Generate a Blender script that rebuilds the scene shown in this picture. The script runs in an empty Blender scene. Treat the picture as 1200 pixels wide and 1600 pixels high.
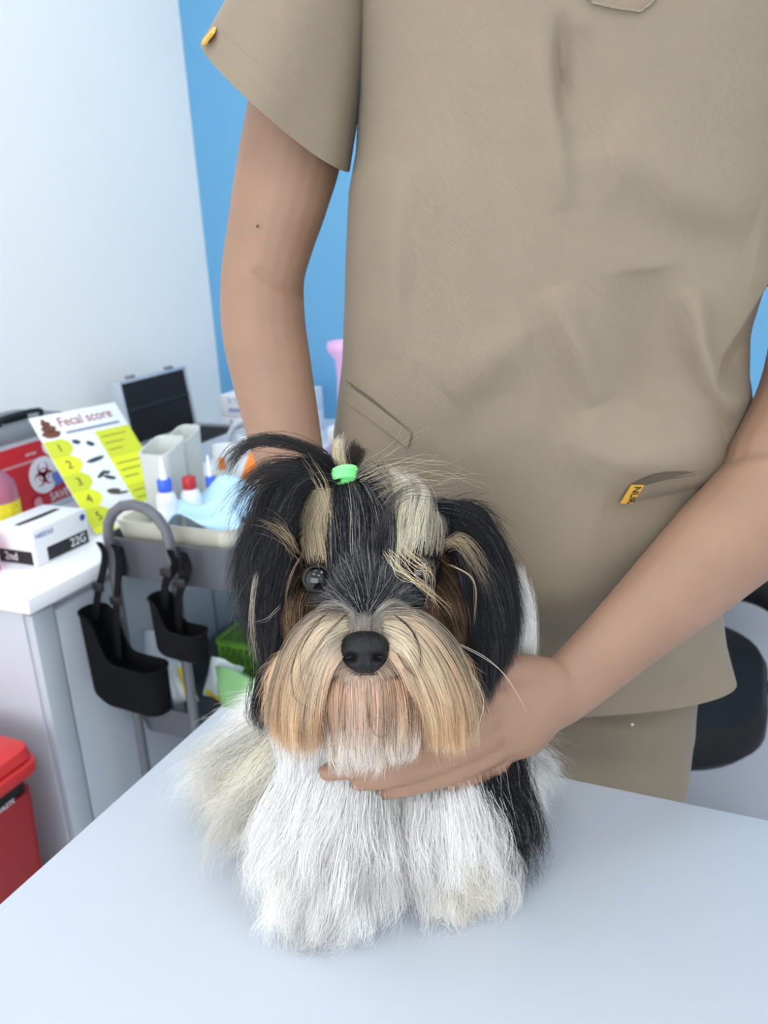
import bpy, bmesh, math, random
import numpy as np
from mathutils import Vector, Matrix
S = bpy.context.scene
COL = S.collection
random.seed(7)
RNG = np.random.default_rng(11)

# ---------------------------------------------------------------- camera
F_PX = 1280.0
PITCH, YAW, ROLL = math.radians(18.1), math.radians(24.3), math.radians(-2.87)
CAM = np.array([0.0, 0.0, 1.25])
def _axes():
    cp, sp, cy, sy = math.cos(PITCH), math.sin(PITCH), math.cos(YAW), math.sin(YAW)
    fwd = np.array([-sy*cp, cy*cp, -sp]); r = np.array([cy, sy, 0.0]); u = np.cross(r, fwd)
    return (math.cos(ROLL)*r + math.sin(ROLL)*u, -math.sin(ROLL)*r + math.cos(ROLL)*u, fwd)
AX_R, AX_U, AX_F = _axes()
FH = np.array([-math.sin(YAW), math.cos(YAW), 0.0])      # horizontal heading
RH = np.array([math.cos(YAW), math.sin(YAW), 0.0])
cd = bpy.data.cameras.new('camera'); cam = bpy.data.objects.new('camera', cd); COL.objects.link(cam)
cam.matrix_world = Matrix(((AX_R[0], AX_U[0], -AX_F[0], CAM[0]), (AX_R[1], AX_U[1], -AX_F[1], CAM[1]),
                           (AX_R[2], AX_U[2], -AX_F[2], CAM[2]), (0, 0, 0, 1)))
cd.sensor_width = 36.0; cd.lens = F_PX/1600.0*36.0; cd.clip_start = 0.01
cd.dof.use_dof = True; cd.dof.focus_distance = 0.43; cd.dof.aperture_fstop = 12.0
S.camera = cam

# ---------------------------------------------------------------- light
S.view_settings.view_transform = 'Standard'; S.view_settings.look = 'None'
S.view_settings.gamma = 1.0; S.view_settings.use_curve_mapping = False
S.view_settings.exposure = -0.30
S.cycles.diffuse_bounces = 10; S.cycles.glossy_bounces = 6; S.cycles.max_bounces = 14
world = bpy.data.worlds.new('world'); S.world = world; world.use_nodes = True
world.node_tree.nodes['Background'].inputs[0].default_value = (0.85, 0.92, 1.0, 1)
world.node_tree.nodes['Background'].inputs[1].default_value = 0.3
def area(name, loc, size, power, col, rot=(0, 0, 0)):
    l = bpy.data.lights.new(name, 'AREA'); l.shape = 'RECTANGLE'; l.size, l.size_y = size; l.energy = power; l.color = col
    o = bpy.data.objects.new(name, l); COL.objects.link(o); o.location = loc; o.rotation_euler = rot
    return o
COOL = (1.0, 1.0, 0.99)
area('front_fill_lamp', (-0.15, -1.86, 1.20), (2.3, 1.4), 35.0, (0.98, 0.99, 1.0), (math.radians(90), 0, 0))  # added fill lamp, brightens dog and person from the front
LIGHTS = [(-0.55, 0.20), (-0.55, -1.05), (0.95, 0.20), (0.95, -1.05), (-0.45, 1.45)]
for i, (x, y) in enumerate(LIGHTS):
    area('panel_lamp', (x, y, 2.56), (0.60, 0.60), (4.4, 5.5, 7.0, 7.5, 6.0)[i], COOL)

# ---------------------------------------------------------------- helpers
def lin(r, g, b):
    f = lambda c: (c/255.0/12.92) if c/255.0 <= 0.04045 else ((c/255.0+0.055)/1.055)**2.4
    return (f(r), f(g), f(b), 1.0)
MATS = {}
def mat(name, rgb, rough=0.5, spec=0.5, noise=0.0, nscale=30.0, bump=0.0, bscale=200.0, metal=0.0, trans=0.0, alpha=1.0, sheen=0.0, sss=0.0, weave=False, emit=0.0):
    if name in MATS: return MATS[name]
    m = bpy.data.materials.new(name); m.use_nodes = True; nt = m.node_tree; b = nt.nodes['Principled BSDF']
    c = lin(*rgb); b.inputs['Base Color'].default_value = c
    b.inputs['Roughness'].default_value = rough; b.inputs['Specular IOR Level'].default_value = spec
    b.inputs['Metallic'].default_value = metal
    if trans: b.inputs['Transmission Weight'].default_value = trans
    if alpha < 1: b.inputs['Alpha'].default_value = alpha
    if sheen: b.inputs['Sheen Weight'].default_value = sheen; b.inputs['Sheen Roughness'].default_value = 0.4
    if sss:
        b.inputs['Subsurface Weight'].default_value = sss; b.inputs['Subsurface Radius'].default_value = (0.012, 0.005, 0.003); b.inputs['Subsurface Scale'].default_value = 0.5
    if emit:
        b.inputs['Emission Color'].default_value = c; b.inputs['Emission Strength'].default_value = emit
    tc = nt.nodes.new('ShaderNodeTexCoord')
    if noise:
        n = nt.nodes.new('ShaderNodeTexNoise'); n.inputs['Scale'].default_value = nscale; n.inputs['Detail'].default_value = 4
        nt.links.new(tc.outputs['Object'], n.inputs['Vector'])
        mx = nt.nodes.new('ShaderNodeMix'); mx.data_type = 'RGBA'; mx.blend_type = 'MULTIPLY'; mx.inputs[0].default_value = 1.0
        mr = nt.nodes.new('ShaderNodeMapRange'); mr.inputs[1].default_value = 0.3; mr.inputs[2].default_value = 0.7
        mr.inputs[3].default_value = 1-noise; mr.inputs[4].default_value = 1+noise*0.3
        nt.links.new(n.outputs['Fac'], mr.inputs[0]); mx.inputs[6].default_value = c
        nt.links.new(mr.outputs[0], mx.inputs[7]); nt.links.new(mx.outputs[2], b.inputs['Base Color'])
    if bump:
        if weave:
            n2 = nt.nodes.new('ShaderNodeTexWave'); n2.inputs['Scale'].default_value = bscale; n2.inputs['Distortion'].default_value = 1.5; n2.bands_direction = 'DIAGONAL'
        else:
            n2 = nt.nodes.new('ShaderNodeTexNoise'); n2.inputs['Scale'].default_value = bscale
        nt.links.new(tc.outputs['Object'], n2.inputs['Vector'])
        bp = nt.nodes.new('ShaderNodeBump'); bp.inputs['Strength'].default_value = bump; bp.inputs['Distance'].default_value = 0.001
        nt.links.new(n2.outputs['Fac'], bp.inputs['Height']); nt.links.new(bp.outputs['Normal'], b.inputs['Normal'])
    MATS[name] = m
    return m

class MB:
    """collects verts/faces; build() links ONE mesh object"""
    def __init__(s): s.v = []; s.f = []; s.mi = []; s.cur = 0
    def add(s, v, f):
        o = len(s.v); s.v += [tuple(map(float, p)) for p in v]; s.f += [tuple(i+o for i in q) for q in f]; s.mi += [s.cur]*len(f); return s
    def box(s, c, d, bev=0.0, M=None, seg=2):
        bm = bmesh.new(); bmesh.ops.create_cube(bm, size=1.0)
        for v in bm.verts: v.co = Vector((v.co.x*d[0], v.co.y*d[1], v.co.z*d[2]))
        if bev: bmesh.ops.bevel(bm, geom=bm.edges[:], offset=min(bev, min(d)*0.49), segments=seg, profile=0.5, affect='EDGES')
        return s.bm(bm, Matrix.Translation(c) @ (M or Matrix()))
    def bm(s, bm, M=None):
        if M is not None: bmesh.ops.transform(bm, matrix=M, verts=bm.verts)
        bm.verts.index_update(); v = [tuple(p.co) for p in bm.verts]; f = [tuple(p.index for p in q.verts) for q in bm.faces]; bm.free()
        return s.add(v, f)
    def tube(s, pts, r, n=12, cap=True, ref=None, smooth=0):
        """swept tube; r a number, a list, or a list of (side, ref) pairs"""
        P = np.array(pts, float)
        R = [r]*len(P) if np.isscalar(r) else list(r)
        R = np.array([(a, a) if np.isscalar(a) else a for a in R], float)
        if smooth: P, R = crm(P, smooth), crm(R, smooth)
        T = np.gradient(P, axis=0); T /= np.linalg.norm(T, axis=1)[:, None] + 1e-12
        up = np.array(ref if ref is not None else (0, 0, 1.0), float)
        if ref is None and abs(T[0] @ up) > 0.9: up = np.array([1.0, 0, 0])
        N = None; rings = []
        for k in range(len(P)):
            base = up if (N is None or ref is not None) else N
            N = base - T[k]*(base @ T[k]); N /= np.linalg.norm(N)+1e-12; B = np.cross(T[k], N)
            a = np.linspace(0, 2*math.pi, n, endpoint=False)
            rings.append(P[k] + np.cos(a)[:, None]*N*R[k][1] + np.sin(a)[:, None]*B*R[k][0])
        if cap:
            for end, sg in ((0, -1), (-1, 1)):
                pass
        return s.loft(rings, cap)
    def loft(s, rings, cap=True, closed=True):
        n = len(rings[0]); v = [p for r in rings for p in r]; f = []
        for k in range(len(rings)-1):
            for i in range(n if closed else n-1):
                j = (i+1) % n; f.append((k*n+i, k*n+j, (k+1)*n+j, (k+1)*n+i))
        if cap and closed:
            f.append(tuple(range(n))[::-1]); f.append(tuple((len(rings)-1)*n+i for i in range(n)))
        return s.add(v, f)
    def lathe(s, prof, c=(0, 0, 0), n=24, M=None):
        rings = []
        for r, z in prof:
            a = np.linspace(0, 2*math.pi, n, endpoint=False)
            rings.append([Vector((max(r, 1e-5)*math.cos(t), max(r, 1e-5)*math.sin(t), z)) for t in a])
        MM = Matrix.Translation(c) @ (M or Matrix())
        return s.loft([[tuple(MM @ p) for p in ring] for ring in rings], True)
    def ell(s, c, ax, n=20, m=12):
        c = np.array(c, float); A = np.array(ax, float) if np.ndim(ax) == 2 else np.diag(np.broadcast_to(ax, 3).astype(float))
        rings = []
        for k in range(m+1):
            ph = -math.pi/2 + math.pi*k/m; a = np.linspace(0, 2*math.pi, n, endpoint=False)
            L = np.stack([math.cos(ph)*np.cos(a)+1e-6*np.cos(a), math.cos(ph)*np.sin(a)+1e-6*np.sin(a), np.full(n, math.sin(ph))], 1)
            rings.append(c + L @ A)
        return s.loft(rings, True)
    def prism(s, poly, z0, z1, M=None):
        n = len(poly); MM = M or Matrix()
        v = [tuple(MM @ Vector((x, y, z0))) for x, y in poly] + [tuple(MM @ Vector((x, y, z1))) for x, y in poly]
        f = [tuple(range(n))[::-1], tuple(range(n, 2*n))] + [(i, (i+1) % n, n+(i+1) % n, n+i) for i in range(n)]
        return s.add(v, f)
    def build(s, name, mats, parent=None, smooth=True, angle=40, off=None):
        me = bpy.data.meshes.new(name); v = s.v
        if off is not None: v = [(p[0]-off[0], p[1]-off[1], p[2]-off[2]) for p in v]
        me.from_pydata(v, [], s.f); me.update()
        for m in (mats if isinstance(mats, (list, tuple)) else [mats]): me.materials.append(m)
        if any(s.mi): me.polygons.foreach_set('material_index', s.mi)
        bm = bmesh.new(); bm.from_mesh(me); bmesh.ops.recalc_face_normals(bm, faces=bm.faces); bm.to_mesh(me); bm.free()
        if smooth: me.shade_smooth(); me.set_sharp_from_angle(angle=math.radians(angle))
        o = bpy.data.objects.new(name, me); COL.objects.link(o)
        if parent is not None: o.parent = parent
        return o

def crm(P, k):
    """Catmull-Rom resample: k points per span"""
    P = np.asarray(P, float); n = len(P)
    if n < 3: 
        t = np.linspace(0, 1, k+1)[:, None]; return P[0]*(1-t)+P[-1]*t
    Q = np.vstack([2*P[0]-P[1], P, 2*P[-1]-P[-2]]); out = []
    for i in range(n-1):
        p0, p1, p2, p3 = Q[i:i+4]
        for t in np.linspace(0, 1, k, endpoint=False):
            out.append(0.5*((2*p1)+(-p0+p2)*t+(2*p0-5*p1+4*p2-p3)*t*t+(-p0+3*p1-3*p2+p3)*t**3))
    out.append(P[-1]); return np.array(out)

def tag(o, label=None, cat=None, group=None, kind=None):
    if label: o['label'] = label
    if cat: o['category'] = cat
    if group: o['group'] = group
    if kind: o['kind'] = kind
    return o
def empty(name, loc=(0, 0, 0), rz=0.0, label=None, cat=None, group=None):
    o = bpy.data.objects.new(name, None); COL.objects.link(o); o.location = loc; o.rotation_euler = (0, 0, rz); o.empty_display_size = 0.05
    return tag(o, label, cat, group)
def struct(o): o['kind'] = 'structure'; return o
def text(name, s, size, m, parent, M, ext=0.0003, align='LEFT'):
    cu = bpy.data.curves.new(name, 'FONT'); cu.body = s; cu.size = size; cu.extrude = ext; cu.align_x = align; cu.align_y = 'CENTER'
    t = bpy.data.objects.new(name, cu); COL.objects.link(t); dg = bpy.context.evaluated_depsgraph_get()
    me = bpy.data.meshes.new_from_object(t.evaluated_get(dg)); bpy.data.objects.remove(t); bpy.data.curves.remove(cu)
    me.materials.clear(); me.materials.append(m); me.transform(M)
    o = bpy.data.objects.new(name, me); COL.objects.link(o); o.parent = parent
    return o
def frame(o, x, y):
    """matrix whose local x, y run along the given vectors"""
    x = Vector(x).normalized(); y = Vector(y).normalized(); z = x.cross(y).normalized(); x = y.cross(z)
    return Matrix(((x.x, y.x, z.x, o[0]), (x.y, y.y, z.y, o[1]), (x.z, y.z, z.z, o[2]), (0, 0, 0, 1)))
def ray(px, py): return AX_F + (px-600)/F_PX*AX_R - (py-800)/F_PX*AX_U
def W(px, py, D):
    """world point seen at (px,py) of the photograph whose horizontal distance along the heading is D metres"""
    d = ray(px, py); return CAM + d*(D/(d @ FH))
def toW(h, D, z): return RH*h + FH*D + np.array([0, 0, z])
def proj(q):
    q = np.asarray(q)-CAM; z = q @ AX_F; return np.stack([600+F_PX*(q @ AX_R)/z, 800-F_PX*(q @ AX_U)/z], -1)
def remesh(parts, name, m, voxel, smooth=4, parent=None, off=(0, 0, 0)):
    o = parts.build(name+'_src', m, smooth=False)
    r = o.modifiers.new('r', 'REMESH'); r.mode = 'VOXEL'; r.voxel_size = voxel; r.use_smooth_shade = True
    if smooth: s = o.modifiers.new('s', 'SMOOTH'); s.factor = 0.5; s.iterations = smooth
    dg = bpy.context.evaluated_depsgraph_get(); dg.update()
    me = bpy.data.meshes.new_from_object(o.evaluated_get(dg)); old = o.data
    bpy.data.objects.remove(o); bpy.data.meshes.remove(old)
    me.name = name; me.transform(Matrix.Translation(Vector(off)*-1))
    me.materials.clear(); me.materials.append(m); me.shade_smooth()
    ob = bpy.data.objects.new(name, me); COL.objects.link(ob)
    if parent is not None: ob.parent = parent
    return ob
def verts_of(me):
    a = np.empty(len(me.vertices)*3); me.vertices.foreach_get('co', a); return a.reshape(-1, 3)

# ================================================================ room
m_wall = mat('white wall paint', (242, 240, 235), 0.6, noise=0.015, nscale=3)
m_blue = mat('blue wall paint', (98, 160, 200), 0.55, noise=0.02, nscale=3)
m_ceil = mat('ceiling paint', (240, 242, 244), 0.8)
m_floor = mat('pale vinyl floor', (206, 210, 218), 0.35, noise=0.04, nscale=12)
XL, XR, YB, YF, ZC = -1.45, 1.75, 2.06, -1.9, 2.6
def slab(name, c, d, m): return struct(MB().box(c, d).build(name, m, smooth=False))
slab('floor', ((XL+XR)/2, (YB+YF)/2, -0.05), (XR-XL+.2, YB-YF+.2, 0.1), m_floor)
slab('ceiling', ((XL+XR)/2, (YB+YF)/2, ZC+.05), (XR-XL+.2, YB-YF+.2, 0.1), m_ceil)
slab('wall_left', (XL-.05, (YB+YF)/2, ZC/2), (0.1, YB-YF+.2, ZC), m_wall)
slab('wall_right', (XR+.05, (YB+YF)/2, ZC/2), (0.1, YB-YF+.2, ZC), m_wall)
slab('wall_back', ((XL+XR)/2, YB+.05, ZC/2), (XR-XL, 0.1, ZC), m_blue)
slab('wall_front', ((XL+XR)/2, YF-.05, ZC/2), (XR-XL, 0.1, ZC), m_wall)
m_panel = mat('lamp diffuser', (255, 255, 255), 0.4, emit=2.0)
m_white = mat('white plastic', (236, 238, 240), 0.4)
m_fill_panel = mat('glowing fill panel', (245, 250, 255), 0.2, emit=1.2)
b = MB(); b.box((-.15, YF+.012, 1.20), (2.3, .012, 1.4)); o = struct(b.build('front_fill_panel', m_fill_panel, smooth=False))  # unseen glowing panel with frame, added on the front wall as fill
b = MB()
for c, d in (((-.15, YF+.02, 1.93), (2.42, .04, .06)), ((-.15, YF+.02, .47), (2.42, .04, .06)), ((-1.33, YF+.02, 1.20), (.06, .04, 1.52)), ((1.03, YF+.02, 1.20), (.06, .04, 1.52)), ((-.15, YF+.02, 1.20), (.04, .035, 1.4))): b.box(c, d, .003)
b.build('fill_panel_frame', m_white, o)
places = ['above the examination table', 'near the front wall, over the left side', 'over the right side of the room', 'near the front wall, over the right side', 'in front of the blue wall']
for (x, y), w in zip(LIGHTS, places):
    t = empty('ceiling_light', (x, y, ZC), 0, 'square white ceiling light panel '+w, 'ceiling light', 'square ceiling light panels')
    f = MB()
    for sx, sy, dx, dy in ((0, .31, .64, .02), (0, -.31, .64, .02), (.31, 0, .02, .6), (-.31, 0, .02, .6)): f.box((sx, sy, -.012), (dx, dy, .024))
    f.build('frame', m_white, t)
    MB().box((0, 0, -.006), (.6, .6, .012)).build('diffuser', m_panel, t)

# ---------------------------------------------------------------- examination table
m_tab = mat('white laminate table top', (189, 196, 206), 0.32, spec=0.4, noise=0.01, nscale=40)
m_steel = mat('brushed steel', (170, 174, 180), 0.3, metal=0.9)
TZ = 0.85
t = empty('examination_table', (0.18, 0.245, 0), 0, 'large white examination table the dog sits on', 'table')
MB().box((0, 0, TZ-.0125), (1.204, 0.60, 0.025), 0.0025).build('tabletop', m_tab, t)
for sx in (-1, 1):
    for sy in (-1, 1):
        g = MB().box((sx*.55, sy*.25, .41), (.035, .035, .82), .004).build('leg', m_steel, t)
fr = MB()
for sy in (-1, 1): fr.box((0, sy*.25, .80), (1.065, .025, .04))
for sx in (-1, 1): fr.box((sx*.55, 0, .80), (.025, .465, .04))
fr.build('frame', m_steel, t)

# ---------------------------------------------------------------- counters
m_cab = mat('white cabinet laminate', (184, 189, 199), 0.4)
m_front = mat('grey cabinet front', (180, 188, 197), 0.45)
m_top = mat('white worktop', (236, 238, 242), 0.3)
CZ = 0.78
t = empty('base_cabinet', (-1.195, 1.4275, 0), 0, 'white base cabinet with grey front doors along the white wall', 'cabinet')
MB().box((-.008, 0, .391), (.474, 1.25, .722), .002).build('body', m_cab, t)
MB().box((-.02, 0, .015), (.43, 1.22, .03)).build('plinth', m_cab, t)
for k in range(3):
    y0 = -.625+.05+k*.40
    MB().box((.2375, y0+.195, .39), (.015, .392, .69), .002).build('door', m_front, t)
MB().box((.2375, -.601, .39), (.015, .042, .71), .001).build('side_panel', m_front, t)
tag(MB().box((-1.195, 1.4275, CZ-.013), (.515, 1.27, .026), .004).build('worktop', m_top), 'white worktop on the cabinet along the white wall, crowded with supplies', 'worktop')
t = empty('low_cabinet', (.2875, 1.86, 0), 0, 'low white cabinet under the blue wall behind the person', 'cabinet')
MB().box((0, 0.01, .335), (2.42, .34, .67), .002).build('body', m_cab, t)
for k in range(4): MB().box((-.9+k*.6, -.1675, .336), (.592, .015, .664), .002).build('door', m_cab, t)
MB().box((0, 0, .6925), (2.44, .36, .025), .003).build('top', m_top, t)

# ---------------------------------------------------------------- things on the worktop
m_blk = mat('black plastic', (24, 25, 28), 0.45)
m_ink = mat('black ink', (30, 30, 34), 0.6)
m_navy = mat('blue ink', (64, 84, 170), 0.6)
m_red = mat('red plastic', (196, 34, 44), 0.4)
m_yel = mat('yellow print', (226, 232, 30), 0.5)
m_yel2 = mat('darker yellow print', (206, 214, 36), 0.5)
m_paper = mat('white card', (234, 236, 240), 0.55)
m_greyp = mat('grey plastic', (120, 124, 130), 0.45)
m_maroon = mat('maroon ink', (150, 30, 44), 0.6)
m_brown = mat('brown ink', (110, 62, 36), 0.6)
m_olive = mat('dark olive ink', (72, 72, 52), 0.6)
m_tealk = mat('dark teal ink', (36, 58, 64), 0.6)

# needle / glove box
t = empty('supply_box', (-1.0705, .958, CZ), math.radians(0), 'white cardboard supply box with black band at the counter corner', 'box')
MB().box((0, 0, .0315), (.096, .122, .062), .002).build('carton', m_paper, t)
b = MB(); b.box((.0482, .010, .0145), (.0008, .092, .023)); b.box((.004, -.0612, .0145), (.074, .0008, .023)); b.build('black_band', m_ink, t)
text('lettering', '22G', .021, m_paper, t, frame((.0488, .014, .0145), (0, 1, 0), (0, 0, 1)))
text('lettering', '2nd', .019, m_paper, t, frame((-.02, -.0618, .0145), (1, 0, 0), (0, 0, 1)))
text('lettering', 'NEEDLE', .011, m_navy, t, frame((.0482, -.055, .050), (0, 1, 0), (0, 0, 1)))
MB().prism([(-.006, -.045), (.006, -.045), (.009, 0), (.006, .045), (-.006, .045)], .0625, .0629).build('slot', m_blk, t)
MB().lathe([(.006, 0), (.006, .0006)], (.0482, .050, .050), 12, Matrix.Rotation(math.pi/2, 4, 'Y')).build('blue_mark', m_navy, t)

# pink carton and bottle at the frame's left edge
m_pink = mat('pink card', (226, 84, 132), 0.5)
t = empty('pink_carton', (-1.098, .840, CZ), 0.0, 'small pink carton with white panel on the worktop corner', 'carton')
MB().box((0, 0, .03), (.05, .06, .06), .002).build('carton', m_pink, t)
MB().box((.0253, 0, .044), (.0006, .052, .017)).build('white_panel', m_paper, t)
MB().lathe([(.007, 0), (.007, .0006)], (.0252, .005, .018), 14, Matrix.Rotation(math.pi/2, 4, 'Y')).build('white_mark', m_paper, t)
m_pglass = mat('pink liquid', (186, 112, 134), 0.15, trans=0.25, spec=0.6)
m_gold = mat('gold cap', (196, 180, 80), 0.35, metal=0.3)
t = empty('pink_bottle', (-1.19, .985, CZ), 0, 'round bottle of pink liquid with yellow label and gold cap', 'bottle')
MB().lathe([(.032, 0), (.036, .004), (.036, .085), (.034, .105), (.022, .122), (.012, .130), (.012, .136)], n=28).build('bottle', m_pglass, t)
MB().lathe([(.0364, .012), (.0368, .013), (.0368, .072), (.0364, .073)], n=28).build('label', mat('yellow label', (232, 214, 40), 0.5, noise=0.25, nscale=90), t)
MB().lathe([(.014, .134), (.0145, .136), (.0145, .162), (.013, .164)], n=20).build('cap', m_gold, t)

# sharps container
t = empty('sharps_container', (-1.315, 1.135, CZ), math.radians(0), 'red sharps container with biohazard symbol and grey lid', 'container')
m_clear = mat('frosted plastic', (214, 220, 226), 0.4)
b = MB()
def rrect(hx, hy, r, n=5):
    out = []
    for cx, cy, a0 in ((hx-r, hy-r, 0), (-hx+r, hy-r, 90), (-hx+r, -hy+r, 180), (hx-r, -hy+r, 270)):
        for k in range(n+1):
            a = math.radians(a0+90*k/n); out.append((cx+r*math.cos(a), cy+r*math.sin(a)))
    return out
def rloft(b, secs, r=.02):
    b.loft([[(x, y, z) for x, y in rrect(hx, hy, min(r, hx*.95, hy*.95))] for hx, hy, z in secs], True); return b
rloft(b, [(.068, .10, 0), (.072, .104, .004), (.078, .110, .155)]).build('tub', m_clear, t)
MB().box((.0755, 0, .078), (.003, .19, .13), .001, Matrix.Rotation(math.radians(2.2), 4, 'Y')).build('label', m_red, t)
XF = .0785
def disc(name, y, z, r, m, x=XF, par=t, n=28): return MB().lathe([(r, 0), (r, .0006)], (x, y, z), n, Matrix.Rotation(math.pi/2, 4, 'Y')).build(name, m, par)
disc('symbol_disc', .005, .075, .036, m_paper)
disc('logo_disc', .03, .128, .017, m_paper)
disc('logo_mark', .03, .128, .009, mat('pale red ink', (214, 150, 160), .6), XF+.0007)
g = MB()                                                       # biohazard trefoil
for k in range(3):
    a0 = math.radians(90+120*k); cy, cz = .005+.0125*math.cos(a0), .075+.0125*math.sin(a0)
    outer = [(cy+.0135*math.cos(a0+s), cz+.0135*math.sin(a0+s)) for s in np.linspace(.45, 2*math.pi-.45, 26)]
    cy2, cz2 = .005+.0158*math.cos(a0), .075+.0158*math.sin(a0)
    inner = [(cy2+.0098*math.cos(a0+s), cz2+.0098*math.sin(a0+s)) for s in np.linspace(.45, 2*math.pi-.45, 26)]
    v = [(XF+.0008, y, z) for y, z in outer+inner]; n = 26
    g.add(v, [(i, i+1, n+i+1, n+i) for i in range(n-1)])
rg = [(XF+.0009, .005+r*math.cos(a), .075+r*math.sin(a)) for r in (.0115, .0138) for a in np.linspace(0, 2*math.pi, 32, endpoint=False)]
g.add(rg, [(i, (i+1) % 32, 32+(i+1) % 32, 32+i) for i in range(32)])
g.build('biohazard_symbol', m_maroon, t, smooth=False)
text('lettering', 'Bio', .02, m_paper, t, frame((XF, -.03, .126), (0, 1, 0), (0, 0, 1)))
text('lettering', 'SAVE', .022, m_paper, t, frame((XF-.0005, .012, .026), (0, 1, 0), (0, 0, 1)))
disc('small_icon', -.02, .026, .010, mat('pale red ink', (214, 150, 160), .6))
MB().box((XF, 0, .108), (.0006, .186, .005)).build('stripe', mat('pale red ink', (214, 150, 160), .6), t)
b = MB(); rloft(b, [(.082, .114, .153), (.083, .115, .156), (.083, .115, .166), (.076, .105, .178), (.07, .10, .181)]); b.build('lid', m_greyp, t)
b = MB(); b.tube([(.05, -.05, .178), (.052, -.045, .194), (.052, .045, .194), (.05, .05, .178)], .005, smooth=4); b.box((.02, 0, .184), (.04, .06, .010), .003); b.build('lid_handle', m_blk, t)
b = MB(); b.prism([(-.034, .014), (.028, .022), (.03, .006), (-.026, -.012)], 0, .0016, frame((XF+.004, .055, .058), (0, 1, 0), (0, 0, 1))); b.build('blue_packet', mat('blue film', (92, 118, 200), 0.3), t)

# fecal score chart on a leaning stand
A = np.array([-1.037, 1.047, CZ+.003]); dy = np.array([.0492, .1665, 0]); dy /= np.linalg.norm(dy); up = np.array([-.163, .049, .1935]); up /= np.linalg.norm(up)
t = empty('score_chart', tuple(A), 0, 'leaning white and yellow fecal score chart with numbered pictures', 'chart')
Mx = frame((0, 0, 0), dy, up)
WID, HEI = .180, .258
MB().box((WID/2, HEI/2, -.0015), (WID, HEI, .003), .0005).build('board', m_paper, t)
t['label'] = t['label']
for o in list(t.children): o.data.transform(Mx)
nrm = np.cross(dy, up); 
b = MB(); b.box((WID/2, .06, -.020), (.10, .004, .034)); o = b.build('prop_foot', m_clear, t); o.data.transform(frame((0, 0, 0), dy, up))
def flat(name, poly, m, z=.0002, h=.0003):
    o = MB().prism(poly, z, z+h, Mx).build(name, m, t, smooth=False); return o
def yy(v): return HEI*(1-v)          # v measured from the top
zz = .215
hN = (1-zz)/5.35
for k in range(5):
    v0, v1 = zz+hN*k, zz+hN*(k+1)
    w = .048
    poly = [(0, yy(v1)), (w*.72, yy(v1)), (w*1.02, yy((v0*.35+v1*.65))), (w*1.02, yy(v0*.7+v1*.3)), (w*.78, yy(v0)), (0, yy(v0))]
    flat('number_panel', poly, m_yel if k % 2 else m_yel2)
    text('number', str(k+1), .024, m_ink, t, Mx @ Matrix.Translation((.018, yy((v0+v1)/2), .0006)), .0002)
flat('number_panel', [(0, 0), (.044, 0), (.042, yy(zz+hN*5)), (0, yy(zz+hN*5))], m_yel)
for k in range(3):
    v0, v1 = zz+.245*k, zz+.245*(k+1)
    flat('text_panel', [(.105, yy(v1)), (WID, yy(v1)), (WID, yy(v0)), (.105, yy(v0))], m_yel2 if k % 2 == 0 else m_yel)
    for q in range(3):
        vv = v0+.05+.06*q
        flat('text_line', [(.112, yy(vv+.012)), (.166-.012*q, yy(vv+.012)), (.166-.012*q, yy(vv)), (.112, yy(vv))], mat('olive print', (150, 152, 40), .6), .0005)
flat('text_panel', [(.105, yy(1)), (WID, yy(1)), (WID, yy(zz+.735)), (.105, yy(zz+.735))], m_yel2)
def blob(cx, cy, rx, ry, a, m):
    c, s = math.cos(a), math.sin(a)
    poly = [(cx+rx*math.cos(q)*c*(1+.12*math.sin(3*q))-ry*math.sin(q)*s, cy+rx*math.cos(q)*s+ry*math.sin(q)*c*(1+.1*math.cos(2*q))) for q in np.linspace(0, 2*math.pi, 14, endpoint=False)]
    flat('picture', poly, m)
yc = [yy(zz+hN*(k+.5)) for k in range(5)]
blob(.060, yc[0]+.006, .008, .0055, -.4, m_tealk); blob(.084, yc[0]-.004, .008, .0055, -.6, m_tealk)
blob(.077, yc[1]-.001, .019, .0048, .12, m_tealk)
blob(.072, yc[2]+.004, .012, .004, .5, m_tealk); blob(.083, yc[2]-.006, .012, .0045, -.5, m_tealk); blob(.084, yc[2]+.005, .006, .004, 0, m_tealk)
blob(.076, yc[3]+.002, .013, .007, -.2, m_olive); blob(.088, yc[3]-.005, .015, .003, -.1, m_olive)
blob(.078, yc[4], .014, .011, .1, m_olive)
for cx, cy, rx, ry in ((.024, yy(.165), .018, .009), (.024, yy(.12), .014, .009), (.023, yy(.078), .009, .008), (.021, yy(.05), .004, .006)): blob(cx, cy, rx, ry, -.05, m_brown)
text('heading', 'Fecal score', .029, m_maroon, t, Mx @ Matrix.Translation((.046, yy(.085), .0006)) @ Matrix.Scale(.86, 4, (1, 0, 0)), .0002)
flat('text_line', [(.052, yy(.185)), (.165, yy(.185)), (.165, yy(.165)), (.052, yy(.165))], mat('grey blue print', (120, 134, 150), .6))

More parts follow.
